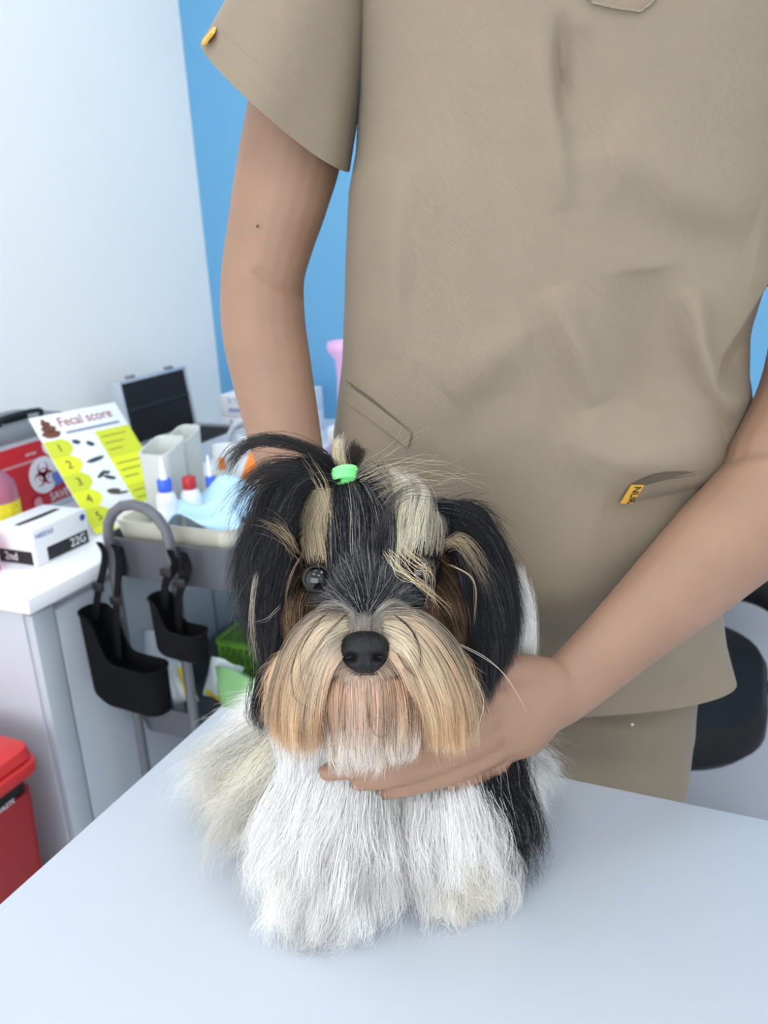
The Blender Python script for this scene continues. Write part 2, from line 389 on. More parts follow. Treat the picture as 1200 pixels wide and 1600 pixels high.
# instrument case standing open
t = empty('instrument_case', (-1.335, 1.625, CZ), 0, 'open instrument case with silver frame and black lining by the wall', 'case'); t.scale = (.85, .86, .90)
m_sil = mat('silver aluminium', (196, 202, 210), 0.35, metal=0.4)
m_lin = mat('black foam lining', (22, 23, 28), 0.9)
b = MB(); Lm = Matrix.Rotation(math.radians(-6), 4, 'Y')
for c, d in (((0, -.145, .11), (.045, .008, .21)), ((0, .145, .11), (.045, .008, .21)), ((0, 0, .009), (.045, .29, .008)), ((0, 0, .211), (.045, .29, .008)), ((-.02, 0, .11), (.005, .29, .205))):
    b.box(tuple(Lm @ Vector(c)), d, .001, Lm)
b.build('lid_shell', m_sil, t)
MB().box(tuple(Lm @ Vector((.002, 0, .11))), (.036, .28, .195), .006, Lm).build('lid_lining', m_lin, t)
b = MB(); b.box(tuple(Lm @ Vector((.0215, 0, .135))), (.003, .27, .012), .001, Lm); b.build('lining_pocket', mat('black webbing', (34, 35, 40), .8), t)
for sy in (-.085, .085): MB().box(tuple(Lm @ Vector((.008, sy, .219))), (.02, .022, .010), .002, Lm).build('latch', m_greyp, t)
b = MB(); b.box((.115, 0, .006), (.19, .30, .012)); 
for c, d in (((.022, 0, .03), (.006, .30, .04)), ((.208, 0, .03), (.006, .30, .04)), ((.115, -.148, .03), (.19, .006, .04)), ((.115, .148, .03), (.19, .006, .04))): b.box(c, d)
b.build('base_shell', m_sil, t)
MB().box((.115, 0, .027), (.178, .288, .030), .004).build('base_lining', m_lin, t)

# two white cartons by the blue wall
for k, (w, lab, s1) in enumerate(((.0, 'white carton with blue print at the room corner, lower of two stacked', 'Syringe'), (.0, 'white carton with pale blue print, upper of two stacked at the room corner', 'B Tube'))):
    t = empty('white_carton', (-1.15, 1.86, CZ+k*.058), 0, lab, 'carton', 'white cartons stacked in the corner')
    MB().box((0, 0, .029), (.22, .16, .057), .002).build('carton', m_paper, t)
    mi = m_navy if k == 0 else mat('pale blue ink', (150, 162, 206), .6)
    text('lettering', s1, .02, mi, t, frame((-.085, -.0806, .042), (1, 0, 0), (0, 0, 1)))
    MB().box((-.045, -.0803, .018), (.08, .0006, .011)).build('printed_bar', mi, t)
# pink jug and white box on the low cabinet
m_pk = mat('pink plastic', (236, 186, 232), 0.4)
q = W(548, 545, 0.911*1.84+.411*.93)
t = empty('pink_jug', (-.886, 1.80, .705), 0, 'tall pink plastic jug with flared rim in front of the blue wall', 'jug')
MB().lathe([(.044, 0), (.046, .004), (.036, .13), (.031, .24), (.034, .285), (.048, .302), (.053, .315), (.050, .327), (.044, .323), (.03, .29), (.027, .23), (.03, .02)], n=28).build('jug', m_pk, t)
t = empty('white_jar', (-.868, 1.712, .705), 0, 'small white jar beside the pink jug', 'jar')
MB().lathe([(.020, 0), (.022, .003), (.022, .10), (.02, .103)], n=24).build('jar', m_white, t); MB().lathe([(.037, .102), (.039, .104), (.039, .132), (.036, .136)], n=24).build('lid', m_white, t)

# ================================================================ trolley
m_trol = mat('grey trolley plastic', (96, 98, 104), 0.45)
m_pole = mat('grey painted tube', (98, 100, 107), 0.4)
TX, TY, TW, TL = -.808, 1.165, .252, .43         # centre, width, length
t = trolley = empty('utility_trolley', (TX, TY, 0), 0, 'grey three tier trolley with arched handle beside the counter', 'trolley')
def tray(z, h):
    b = MB(); hx, hy, th = TW/2, TL/2, .006
    o1 = rrect(hx, hy, .03); o2 = rrect(hx-.012, hy-.012, .025); i1 = rrect(hx-th, hy-th, .026); i2 = rrect(hx-.018, hy-.018, .02)
    rings = [[(x, y, z) for x, y in o2], [(x, y, z+h) for x, y in o1], [(x, y, z+h) for x, y in i1], [(x, y, z+.006) for x, y in i2]]
    b.loft(rings, True); return b
ZT = .752
tray(ZT, .072).build('top_tray', m_trol, t)
tray(.462, .060).build('middle_tray', m_trol, t)
tray(.10, .07).build('bottom_tray', m_trol, t)
for sy in (-1, 1):
    y = sy*(TL/2+.014); pts = []
    for x, z in ((-.094, .06), (-.094, .40), (-.094, .82)): pts.append((x, y, z))
    for a in np.linspace(180, 0, 9): pts.append((-.034+.06*math.cos(math.radians(a)), y, .832+.058*math.sin(math.radians(a))))
    for z in (.82, .40, .06): pts.append((.026, y, z))
    MB().tube(pts, .0085, 12).build('arched_handle', m_pole, t)
    for x in (-.094, .026):
        MB().box((x, y-sy*.008, ZT+.035), (.026, .018, .05), .004).build('clamp', m_blk, t)
        MB().tube([(x-.012, y, .03), (x+.012, y, .03)], .03, 16).build('caster', m_blk, t)
        MB().box((x, y, .055), (.03, .02, .02), .003).build('caster_fork', m_pole, t)

# cream tub set into the top tray, and what it holds
m_cream = mat('cream plastic', (226, 224, 208), 0.45)
b = MB(); z0 = ZT+.007
rings = [[(x, y, z0) for x, y in rrect(.098, .18, .02)], [(x, y, z0+.088) for x, y in rrect(.116, .199, .026)], [(x, y, z0+.092) for x, y in rrect(.121, .204, .026)], [(x, y, z0+.088) for x, y in rrect(.108, .191, .022)], [(x, y, z0+.006) for x, y in rrect(.092, .174, .02)]]
o = b.loft(rings, True).build('cream_tub', m_cream); o.location = (TX, TY, 0)
tag(o, 'cream plastic tub sitting in the top tray of the trolley', 'tub')
ZB = z0+.0065
def at(x, y): return (TX+x, TY+y, ZB)
m_trl = mat('milky translucent plastic', (226, 230, 226), 0.35, trans=0.25, alpha=0.9)
def cup(loc, label, w, d, h, lean, rz):
    t = empty('clear_holder', loc, rz, label, 'holder')
    b = MB(); r0 = rrect(w*.42, d*.42, .012); r1 = rrect(w*.5, d*.5, .014); r2 = rrect(w*.5-.003, d*.5-.003, .012); r3 = rrect(w*.42-.003, d*.42-.003, .01)
    b.loft([[(x, y, 0) for x, y in r0], [(x+lean, y, h+.02*(y/d)) for x, y in r1], [(x+lean, y, h+.02*(y/d)) for x, y in r2], [(x, y, .004) for x, y in r3]], True).build('holder', m_trl, t); return t
cup(at(-.072, -.100), 'tall milky plastic holder standing at the front corner of the cream tub', .060, .062, .185, 0, 0)
cup(at(-.082, -.030), 'milky plastic holder standing behind the red capped bottle', .048, .06, .188, .0, 0)
m_bcap = mat('blue cap', (56, 104, 226), 0.35); m_rcap = mat('red cap', (190, 40, 44), 0.35)
def bottle(name, loc, label, r, h, cap, nozzle, lab=None):
    t = empty(name, loc, 0, label, 'bottle')
    MB().lathe([(r*.95, 0), (r, .003), (r, h*.86), (r*.85, h*.96), (r*.5, h), (r*.5, h+.003)], n=22).build('bottle', m_white, t)
    MB().lathe([(r*.62, h), (r*.68, h+.002), (r*.68, h+.018), (r*.6, h+.02)], n=20).build('cap', cap, t)
    if nozzle: MB().lathe([(r*.42, h+.018), (r*.36, h+.02), (r*.14, h+.055), (r*.1, h+.056)], n=16).build('nozzle', m_white, t)
    if lab: MB().lathe([(r*1.01, h*.38), (r*1.02, h*.39), (r*1.02, h*.6), (r*1.01, h*.61)], n=22).build('label', lab, t)
    return t
bottle('dropper_bottle', at(-.030, -.156), 'white dropper bottle with blue cap and pointed nozzle', .017, .125, m_bcap, True, mat('pale blue label', (206, 214, 238), .5))
bottle('dropper_bottle', at(-.015, -.113), 'white bottle with red cap behind the blue capped one', .017, .118, m_rcap, False)
bottle('dropper_bottle', at(-.004, -.070), 'slim white tube with blue ring and long nozzle', .012, .108, m_bcap, True)
# packets: pillow pouches
def pouch(name, loc, label, w, h, rot, m, stripe=None, thick=.008, cat='packet', g=None):
    t = empty(name, loc, 0, label, cat, g); t.rotation_euler = rot
    b = MB(); nx, ny = 8, 8; vf = []
    for s in (1, -1):
        for i in range(nx+1):
            for j in range(ny+1):
                u, v = i/nx*2-1, j/ny*2-1; zt = s*thick*max(0, (1-u**4)*(1-v**4))+.002*math.sin(5*u+3*v)
                vf.append((u*w/2, zt, h/2+v*h/2))
    f = []; n = (nx+1)*(ny+1)
    for s in range(2):
        for i in range(nx):
            for j in range(ny):
                a = s*n+i*(ny+1)+j; f.append((a, a+1, a+ny+2, a+ny+1))
    b.add(vf, f).build('pouch', m, t, angle=80)
    for (cx, cz, sw, sh, mm) in (stripe or []):
        b2 = MB(); G = 7; q = [(max(-.97, min(.97, cx+sw*(i/G-.5))), max(.02, min(.98, cz+sh*(j/G-.5)))) for i in range(G+1) for j in range(G+1)]
        b2.add([(x*w/2, -thick*max(0, (1-x**4)*(1-(2*z-1)**4))+.002*math.sin(5*x+3*(2*z-1))-.0010, z*h) for x, z in q], [(i*(G+1)+j, (i+1)*(G+1)+j, (i+1)*(G+1)+j+1, i*(G+1)+j+1) for i in range(G) for j in range(G)]); b2.build('print', mm, t, smooth=False)
    return t
m_org = mat('orange print', (250, 142, 44), .5); m_film = mat('clear film', (222, 232, 244), 0.2, alpha=.75); m_bl = mat('mid blue print', (60, 142, 220), .5)
m_pale = mat('pale packet', (232, 236, 242), .45); m_sand = mat('cream packet', (226, 222, 204), .5); m_gr = mat('grey film', (150, 164, 180), .35)
pouch('packet', at(-.030, .020), 'white packet with orange blocks leaning in the cream tub', .085, .17, (-.15, .35, .25), m_pale, [(.2, .72, 1.0, .3, m_org), (-.1, .40, .9, .12, m_org)])
pouch('packet', at(.055, -.05), 'cream packet with a blue corner near the tub rim', .065, .115, (-.2, .3, .2), m_sand, [(-.45, .3, .9, .4, m_bl)])
pouch('packet', at(.040, .055), 'clear film packet with small red mark', .07, .155, (-.2, .15, .4), m_pale, [(-.2, .5, .25, .25, m_rcap)])
pouch('packet', at(.068, .085), 'grey film packet at the back of the cream tub', .06, .165, (-.12, .15, .3), m_gr)
pouch('packet', at(-.050, .060), 'white packet with small orange mark behind the red capped bottle', .06, .15, (-.1, -.1, .1), m_pale, [(-.3, .75, .4, .15, m_org)])
# crumpled pale blue drape over the front
def drape(name, label, cx, cy, hx, hy, z, m, cat):
    b = MB(); n = 28; v = []
    for i in range(n+1):
        for j in range(n+1):
            u, w = i/n*2-1, j/n*2-1
            zz_ = z+.010*math.sin(4*u+2.5*w)+.007*math.sin(7*w-3*u+1)+.014*(w+1)-.012*u*u
            v.append((cx+u*hx+.006*math.sin(5*w), cy+w*hy+.006*math.sin(4*u), zz_))
    f = [(i*(n+1)+j, i*(n+1)+j+1, (i+1)*(n+1)+j+1, (i+1)*(n+1)+j) for i in range(n) for j in range(n)]
    o = b.add(v, f).build(name, m, angle=180); md = o.modifiers.new('thick', 'SOLIDIFY'); md.thickness = .0015
    return tag(o, label, cat)
m_lb = mat('pale blue nonwoven', (186, 222, 246), 0.6); m_lb2 = mat('white nonwoven', (226, 236, 246), 0.6)
drape('folded_drape', 'crumpled pale blue disposable drape across the cream tub', TX+.042, TY-.120, .070, .060, ZB+.088, m_lb, 'drape')
drape('tissue_sheet', 'white tissue sheet lying behind the pale blue drape', TX+.060, TY+.0, .045, .05, ZB+.075, m_lb2, 'tissue')
# arched grey tube behind
o = MB().tube([(TX-.08, TY+.09, ZB), (TX-.078, TY+.09, ZB+.12), (TX-.05, TY+.09, ZB+.18), (TX+.0, TY+.092, ZB+.185), (TX+.045, TY+.098, ZB+.15), (TX+.06, TY+.10, ZB+.02)], .006, 10, smooth=6).build('bent_tube', mat('grey tube', (178, 186, 196), .3))
tag(o, 'pale grey tube bent in an arch behind the packets', 'tube')

# muzzles hanging from the handle
m_nyl = mat('black nylon', (17, 18, 21), 0.85, spec=.12, bump=.3, bscale=600)
m_strap = mat('black webbing strap', (18, 19, 22), .85, spec=.12)
YH = TY-TL/2-.014
def muzzle(name, label, xc, ztop, w, hback, hfront, dep, xs, group='black dog muzzles on the trolley handle', tall_left=True):
    t = empty(name, (xc, YH-.020-dep/2, ztop), math.radians(-4), label, 'muzzle', group)
    b = MB(); n = 40; rings = []
    prof = np.linspace(0, 1, 9)
    def dense(pl, k):
        A = np.array(pl+[pl[0]]); d = np.r_[0, np.cumsum(np.linalg.norm(np.diff(A, axis=0), axis=1))]; s = np.linspace(0, d[-1], k, endpoint=False)
        return list(zip(np.interp(s, d, A[:, 0]), np.interp(s, d, A[:, 1])))
    def topz(x):   # scooped rim: high flap on the left, low cup on the right
        s = 1/(1+math.exp(-(x/w+0.20)*24)); return -(hback-hfront)*s
    for k in prof:
        ring = []
        for x, y in dense(rrect(w/2, dep/2, dep*.45, 9), 72):
            zt = topz(x); zb = -hback+hback*.34*max(0, -x/(w/2)-.35)**1.5
            taper = 1-.10*k
            ring.append((x*(1-.03*k), y*taper, zt*(1-k)+zb*k))
        rings.append(ring)
    inner = [[(x*.94, y*.9, z+.001) for x, y, z in r] for r in rings[::-1]]
    b.loft(rings+[[(x*.9, y*.9, z) for x, y, z in rings[-1]]], True)
    b2 = MB(); b2.loft(rings+inner[:-1]+[inner[-1]], False); b2.build('cup', m_nyl, t, angle=60)
    MB().tube([(x, y, z) for x, y, z in rings[0]]+[rings[0][0]], .0022, 6).build('binding', m_strap, t)
    for x, y in xs:
        pts = [(x, .004, topz(x)-.02), (x+(y-x)*.4, .010, topz(x)*.4+.02), (y, .026, (ZT+.05)-ztop), (y, .020, (ZT+.078)-ztop)]
        b3 = MB(); b3.tube(pts, [(.0075, .0018)]*4, 8, ref=(0, 1, 0), smooth=5); s_ = b3.build('strap', m_strap, t)
        MB().box((x+(y-x)*.5, .012, topz(x)*.3+.035), (.022, .006, .014), .002).build('buckle', m_blk, t)
    return t
muzzle('dog_muzzle', 'large black nylon dog muzzle hanging by its straps at the left pole', -.862, .722, .150, .155, .076, .05, [(-.060, -.040), (-.022, -.010)])
muzzle('dog_muzzle', 'small black nylon dog muzzle hanging at the right pole', -.752, .762, .092, .092, .043, .04, [(-.030, -.018), (-.008, .008)])
# middle tray goods
ZM = .462+.007
m_green = mat('green plastic', (104, 160, 52), 0.5); m_gfilm = mat('green film bag', (142, 196, 132), 0.35, alpha=.85)
t = empty('green_basket', (TX+.036, TY+.03, ZM), .05, 'green plastic basket in the middle tray of the trolley', 'basket')
b = MB(); hx, hy, hz = .058, .13, .12
b.box((0, 0, .003), (hx*1.8, hy*1.8, .006))
for k in range(3): b.tube([(x, y, .006+hz*.5*k) for x, y in rrect(hx*(.9+.05*k), hy*(.9+.05*k), .02)+[rrect(hx*(.9+.05*k), hy*(.9+.05*k), .02)[0]]], .0035, 6)
b.build('rim', m_green, t)
for sy in (-1, 1):
    b = MB()
    for q in range(9): x = -hx*.85+q*hx*.21; b.box((x, sy*hy*.95, hz*.5), (.006, .003, hz))
    for q in range(6): b.box((0, sy*hy*.95, .012+q*.023), (hx*1.8, .003, .006))
    b.build('lattice', m_green, t)
for sx in (-1, 1):
    b = MB()
    for q in range(17): y = -hy*.88+q*hy*.11; b.box((sx*hx*.95, y, hz*.5), (.003, .006, hz))
    for q in range(6): b.box((sx*hx*.95, 0, .012+q*.023), (.003, hy*1.8, .006))
    b.build('lattice', m_green, t)
m_bagp = mat('pale printed bag', (206, 220, 224), .4); m_navp = mat('navy print', (44, 66, 128), .5)
pouch('medicine_bag', (TX+.045, TY+.03, ZM+.012), 'pale bag with dark blue print standing in the green basket', .09, .235, (-.05, .05, .2), m_bagp, [(.1, .72, .22, .16, m_navp), (.15, .45, .2, .3, m_navp), (-.5, .62, .5, .08, mat('grey green print', (140, 170, 150), .5))], .016, 'bag')
pouch('medicine_bag', (TX+.018, TY-.150, ZM+.045), 'clear bag with yellow strip in front of the green basket', .058, .088, (.1, .35, .2), m_bagp, [(-.1, .16, 1.5, .16, mat('yellow strip', (226, 206, 48), .5)), (.0, .65, .3, .2, m_bl)], .012, 'bag')
pouch('medicine_bag', (TX-.028, TY-.172, ZM+.045), 'small white bag with yellow edge left of the right pole', .04, .080, (.05, -.15, .1), m_bagp, [(.5, .5, .6, .8, mat('yellow strip', (226, 206, 48), .5))], .01, 'bag')
pouch('film_bag', (TX+.075, TY-.155, ZM), 'crumpled green film bag spilling over the middle tray', .10, .125, (.15, .1, -.1), m_gfilm, None, .025, 'bag')
pouch('printed_pack', (TX-.082, TY-.165, ZM), 'white wipes pack with blue tree print behind the muzzles', .072, .165, (-.03, 0, .0), mat('white film', (206, 216, 228), .4), [(-.35, .28, .8, .4, mat('slate blue print', (88, 110, 160), .6)), (.3, .35, .7, .5, mat('slate blue print', (88, 110, 160), .6))], .018, 'pack')

# ---------------------------------------------------------------- red waste bin
m_bin = mat('shaded red bin plastic', (160, 38, 42), 0.45); m_bin2 = mat('bright red lid', (214, 52, 52), 0.4)  # body red darkened for the shade it stands in, lid left brighter
t = empty('waste_bin', (-1.085, .618, 0), 0, 'red pedal waste bin with raised lid beside the white cabinet', 'bin')
b = MB(); rloft(b, [(.135, .10, 0), (.14, .105, .01), (.155, .118, .50)], .02).build('body', m_bin, t)
b = MB(); rloft(b, [(.150, .113, .498), (.150, .113, .53)], .02).build('liner', m_blk, t)
b = MB(); rloft(b, [(.163, .126, .528), (.166, .129, .532), (.166, .129, .548), (.158, .12, .552)], .022).build('lid_rim', m_bin2, t)
b = MB(); rloft(b, [(.160, .122, .553), (.163, .126, .556), (.160, .123, .572), (.145, .11, .580)], .022).build('lid', m_bin2, t)
MB().box((.158, -.10, .54), (.02, .03, .03), .004).build('hinge', m_bin2, t)
MB().box((.0, -.13, .03), (.09, .05, .012), .003).build('pedal', m_blk, t)
text('lettering', 'WASTE', .0105, m_paper, t, Matrix.Translation((0, 0, 0)) @ frame((.1550, .044, .503), (0, 1, 0), (.03, 0, 1)))
# ---------------------------------------------------------------- chair at the right
m_vin = mat('black vinyl', (20, 21, 24), 0.6, spec=.25, bump=.15, bscale=500)
t = empty('office_chair', (-.135, 1.40, 0), 0, 'black office stool with padded seat and arched back behind the person', 'chair')
b = MB(); rings = []
for z, k in ((.425, .80), (.43, .93), (.45, 1.0), (.485, 1.0), (.505, .95), (.512, .84)): rings.append([(x*k, y*k, z) for x, y in rrect(.215, .225, .15, 9)])
b.loft(rings, True).build('seat', m_vin, t)
MB().tube([(.05, .20, .45), (.06, .205, .52), (.10, .21, .575), (.165, .21, .594), (.23, .20, .575), (.27, .20, .52), (.28, .19, .46)], [(.014, .02), (.02, .03), (.022, .038), (.022, .040), (.022, .038), (.02, .03), (.016, .02)], 14, ref=(0, 0, 1), smooth=5).build('backrest', m_vin, t)
MB().tube([(.28, .19, .48), (.25, .16, .425), (.15, .10, .405), (.05, .19, .45)], .012, 10, smooth=4).build('back_support', m_blk, t)
MB().tube([(0, 0, .42), (0, 0, .10)], .025, 16).build('gas_post', m_blk, t)
for k in range(5):
    a = math.radians(90+72*k); c, s = math.cos(a), math.sin(a)
    MB().tube([(0, 0, .11), (c*.12, s*.12, .085), (c*.22, s*.22, .07)], [.022, .018, .014], 10).build('leg', m_blk, t)
    MB().tube([(c*.22-s*.012, s*.22+c*.012, .028), (c*.22+s*.012, s*.22-c*.012, .028)], .028, 14).build('caster', m_blk, t)

# ================================================================ person
m_skin = mat('skin', (146, 115, 96), 0.5, spec=0.35, noise=0.09, nscale=26, bump=.12, bscale=500, sss=0.25)
m_scrub = mat('beige scrub fabric', (133, 121, 104), 0.75, spec=0.25, noise=0.035, nscale=40, bump=.18, bscale=420, weave=True, sheen=.12)
PO = toW(0.10, 0.655, 0)
person = empty('person', tuple(PO), 0, 'person in beige scrub top and trousers standing behind the table, holding the dog', 'person')
def px2m(p, px): return np.linalg.norm(p-CAM)*0+px*((p-CAM) @ AX_F)/F_PX
def limb(mb, pts, n=20, flat=None, ref=None, smooth=6):
    """pts: (px, py, D, half width px [, depth ratio])"""
    P = [W(a[0], a[1], a[2]) for a in pts]
    R = [(px2m(p, a[3]), px2m(p, a[3])*(a[4] if len(a) > 4 else 1.0)) for p, a in zip(P, pts)]
    mb.tube(P, R, n, ref=tuple(FH) if ref is None else ref, smooth=smooth)
    for k in (0, -1):
        mb.ell(P[k], min(R[k])*.98)
    return P
def seg_d(P, a, c):
    a = np.array(a, float); c = np.array(c, float); d = c-a; t = np.clip(((P-a) @ d)/(d @ d), 0, 1)
    return np.linalg.norm(P-(a+t[:, None]*d), axis=1), t
b = MB()
# right arm (towards the white wall)
limb(b, [(535, -130, .655, 58, .9), (490, 20, .655, 72, .95), (460, 210, .652, 80, .95), (440, 300, .648, 76), (423, 370, .645, 69), (411, 430, .64, 65, 1.05), (411, 500, .632, 66, 1.0), (420, 560, .622, 65, .95), (434, 630, .61, 61, .9), (449, 700, .595, 56, .85), (470, 780, .575, 46, .82), (490, 850, .555, 40, .75), (505, 905, .54, 42, .62), (530, 960, .53, 48, .5)])
HR = [((520, 950, .53), (545, 1005, .528), (562, 1050, .53), (575, 1080, .538)), ((540, 955, .525), (568, 1008, .520), (590, 1050, .523), (603, 1078, .530)), ((556, 955, .522), (588, 1000, .516), (612, 1038, .52), (626, 1062, .527)), ((568, 950, .522), (600, 985, .517), (622, 1015, .521), (634, 1035, .527)), ((505, 910, .53), (490, 950, .522), (492, 990, .520), (500, 1015, .523))]
for k, fpts in enumerate(HR):
    limb(b, [(*p, r) for p, r in zip(fpts, (22, 19.5, 18.5, 16))], 12)
# left arm (image right) and the hand under the dog's chin
limb(b, [(1165, -130, .66, 60), (1250, 40, .655, 76), (1285, 250, .645, 86), (1304, 450, .62, 88), (1288, 600, .59, 92), (1240, 715, .565, 96, .9), (1190, 795, .55, 95, .85), (1130, 850, .535, 88, .85), (1060, 916, .515, 77, .85), (985, 985, .495, 64, .85), (920, 1045, .48, 56, .82), (880, 1078, .47, 56, .72), (845, 1092, .462, 72, .55), (806, 1112, .456, 84, .44), (764, 1140, .450, 70, .36)])
HL = [((760, 1122, .445), (700, 1152, .432), (635, 1178, .424), (572, 1196, .420), (512, 1206, .419)),
      ((765, 1150, .444), (705, 1180, .430), (648, 1202, .422), (600, 1216, .419), (560, 1222, .421)),
      ((770, 1175, .446), (715, 1203, .433), (668, 1220, .427), (628, 1230, .425), (598, 1236, .428)),
      ((780, 1190, .452), (735, 1214, .446), (700, 1224, .444), (672, 1230, .446))]
for k, fpts in enumerate(HL):
    rr = (24, 21.5, 19.5, 18, 15.5) if k == 0 else (24, 21, 19, 17.5, 15) if k == 1 else (23, 19.5, 18, 16.5, 14.5) if k == 2 else (20, 17, 15.5, 13.5)
    limb(b, [(*p, r) for p, r in zip(fpts, rr)], 12)
limb(b, [(860, 1068, .466, 34), (826, 1052, .460, 31), (794, 1052, .454, 26), (766, 1062, .450, 22), (742, 1078, .448, 18)], 12)
# torso, neck and hips inside the clothes
for (x, y, D, ax) in ((850, 640, .665, (.135, .075, .16)), (860, 250, .66, (.135, .07, .2)), (880, 20, .665, (.15, .07, .14))):
    b.ell(W(x, y, D), np.diag(ax) @ np.array([RH, FH, (0, 0, 1.0)]))
b.ell(W(815, 980, .690), np.diag((.12, .05, .10)) @ np.array([RH, FH, (0, 0, 1.0)]))
b.tube([W(895, -80, .66), W(900, -250, .65), W(905, -340, .64)], [.085, .058, .055], 18)
body = remesh(b, 'body', m_skin, 0.0022, 5, person, PO)
Vb = verts_of(body.data)+PO; Nb = np.empty(len(Vb)*3); body.data.vertex_normals.foreach_get('vector', Nb); Nb = Nb.reshape(-1, 3); Xb = proj(Vb); fr = (Nb*(CAM-Vb)).sum(1) > 0
for pl, wd, dp in (([(404, 426), (440, 444), (476, 462)], 9, .0026), ([(1120, 722), (1160, 706), (1215, 700)], 12, .003), ([(850, 1165), (800, 1190), (760, 1212)], 7, .0008)):
    dm = np.full(len(Vb), 1e9)
    for s_, e_ in zip(pl[:-1], pl[1:]): dm = np.minimum(dm, seg_d(Xb, s_, e_)[0])
    Vb -= Nb*(dp*np.exp(-(dm/wd)**2)*fr)[:, None]
body.data.vertices.foreach_set('co', (Vb-PO).ravel()); body.data.update()
m_mole = mat('mole', (104, 66, 50), .6)
for px, py in ((400, 352), (1124, 718)):
    k = np.argmin(np.where(fr, np.hypot(Xb[:, 0]-px, Xb[:, 1]-py), 1e9)); MB().ell(Vb[k], .0012, 10, 8).build('mole', m_mole, person, off=PO)

# ---- scrub top: lofted from measured outlines at horizontal distance .655
DS = .655
def hz(px, py, D=DS): p = W(px, py, D); return float(p @ RH), float(p[2])
Lp = [(640, -330), (545, -190), (548, -60), (556, 60), (560, 160), (556, 240), (545, 300), (540, 400), (538, 480), (535, 560), (526, 640), (518, 700), (508, 800), (502, 900), (500, 1000), (500, 1085)]
Rp = [(1130, -330), (1215, -190), (1220, -60), (1215, 60), (1212, 200), (1208, 330), (1195, 430), (1166, 520), (1156, 580), (1154, 640), (1148, 690), (1128, 750), (1116, 850), (1118, 930), (1130, 1000), (1147, 1062)]
Lh = np.array([hz(*p) for p in Lp]); Rh = np.array([hz(*p) for p in Rp])
zhem = hz(1148, 1060)[1]; ztop = hz(880, -230)[1]
def ip(T, z): o = np.argsort(T[:, 1]); return np.interp(z, T[o, 1], T[o, 0])
# folds: polyline (photo px), width px, height mm (towards the viewer)
FOLDS = [([(615, 250), (612, 420), (606, 560)], 26, 3.5), ([(655, 270), (660, 430), (650, 560)], 30, -2.0),
         ([(838, 60), (870, 240), (880, 330)], 22, 3.0), ([(880, 20), (884, 110), (888, 190)], 13, -4.5), ([(905, 40), (915, 150), (925, 240)], 40, -3.5),
         ([(860, 450), (900, 540), (940, 630)], 24, 4.0), ([(830, 520), (880, 640), (900, 680)], 30, -2.5),
         ([(1010, 420), (1030, 560), (1040, 640)], 60, -7.0),
         ([(1085, 450), (1092, 540), (1112, 605), (1150, 650)], 20, 7.0),
         ([(880, 690), (960, 715), (1050, 715), (1130, 690)], 46, 8.0), ([(940, 790), (1000, 800), (1080, 770)], 40, -3.0),
         ([(960, 740), (900, 880), (850, 990)], 60, 3.0), ([(700, 620), (760, 560), (830, 520)], 34, 2.5), ([(690, 700), (760, 640), (830, 600)], 34, -2.0),
         ([(940, 200), (1060, 300), (1180, 340)], 50, 4.0), ([(960, 300), (1080, 380), (1180, 400)], 50, -3.0),
         ([(1030, 990), (1080, 1060)], 30, 2.5), ([(870, 1000), (930, 1090)], 40, 3.0)]
def fold_d(P):
    out = np.zeros(len(P))
    for pl, w, a in FOLDS:
        dmin = np.full(len(P), 1e9)
        L = len(pl)-1; par = np.zeros(len(P))
        for k, (s, e) in enumerate(zip(pl[:-1], pl[1:])):
            d, t = seg_d(P, s, e); c = d < dmin; dmin = np.where(c, d, dmin); par = np.where(c, (k+t)/L, par)
        out += a*.0019*np.exp(-(dmin/w)**2)*np.clip(np.sin(math.pi*np.clip(par, 0, 1)), 0, 1)**.6
    return out
NR, NA = 280, 420
zs = np.concatenate([np.linspace(zhem, zhem+.012, 4)[:-1], np.linspace(zhem+.012, ztop, NR-3)])
rings = []
for z in zs:
    l, r = ip(Lh, z), ip(Rh, z); hc, a = (l+r)/2, (r-l)/2
    sh = max(0.0, (z-hz(880, -60)[1])/(ztop-hz(880, -60)[1]))
    lo = min(1.0, max(0.0, (z-zhem)/.15)); lo = lo*lo*(3-2*lo); bf = (.052+.056*lo)*(1-.45*sh**2); bb = .10*(1-.3*sh)
    th = np.linspace(0, 2*math.pi, NA, endpoint=False); c, s = np.cos(th), np.sin(th)
    n = 2.35
    h = hc+a*np.sign(c)*np.abs(c)**(2/n); D = DS-np.where(s > 0, bf, bb)*np.sign(s)*np.abs(s)**(2/n)
    rings.append(np.stack([h, D, np.full(NA, z)], 1))
Rg = np.array(rings); P = Rg[..., 0:1]*RH+Rg[..., 1:2]*FH+Rg[..., 2:3]*np.array([0, 0, 1.0])
front = (np.sin(np.linspace(0, 2*math.pi, NA, endpoint=False)) > -0.15)
dv = fold_d(proj(P.reshape(-1, 3))).reshape(NR, NA)*np.where(front, 1, 0)[None, :]
Xp = proj(P.reshape(-1, 3)); e0, e1 = np.array([1203., 440.]), np.array([1108., 594.]); ed = (e1-e0)/np.linalg.norm(e1-e0); en = np.array([-ed[1], ed[0]])
along = (Xp-e0) @ ed; sd = -(Xp-e0) @ en if (np.array([1150., 590.])-e0) @ en < 0 else (Xp-e0) @ en
tuck = .020*np.clip(sd/9, 0, 1)*np.clip((188-along)/50, 0, 1)*np.clip((along+40)/40, 0, 1)*np.clip((75-sd)/45, 0, 1)
dv = dv-tuck.reshape(NR, NA)*np.where(front, 1, 0)[None, :]
P = P-FH*dv[..., None]
nz = np.sin(P[..., 0]*31+P[..., 2]*17)*np.sin(P[..., 2]*23-P[..., 0]*11)*.0012
P = P-FH*nz[..., None]
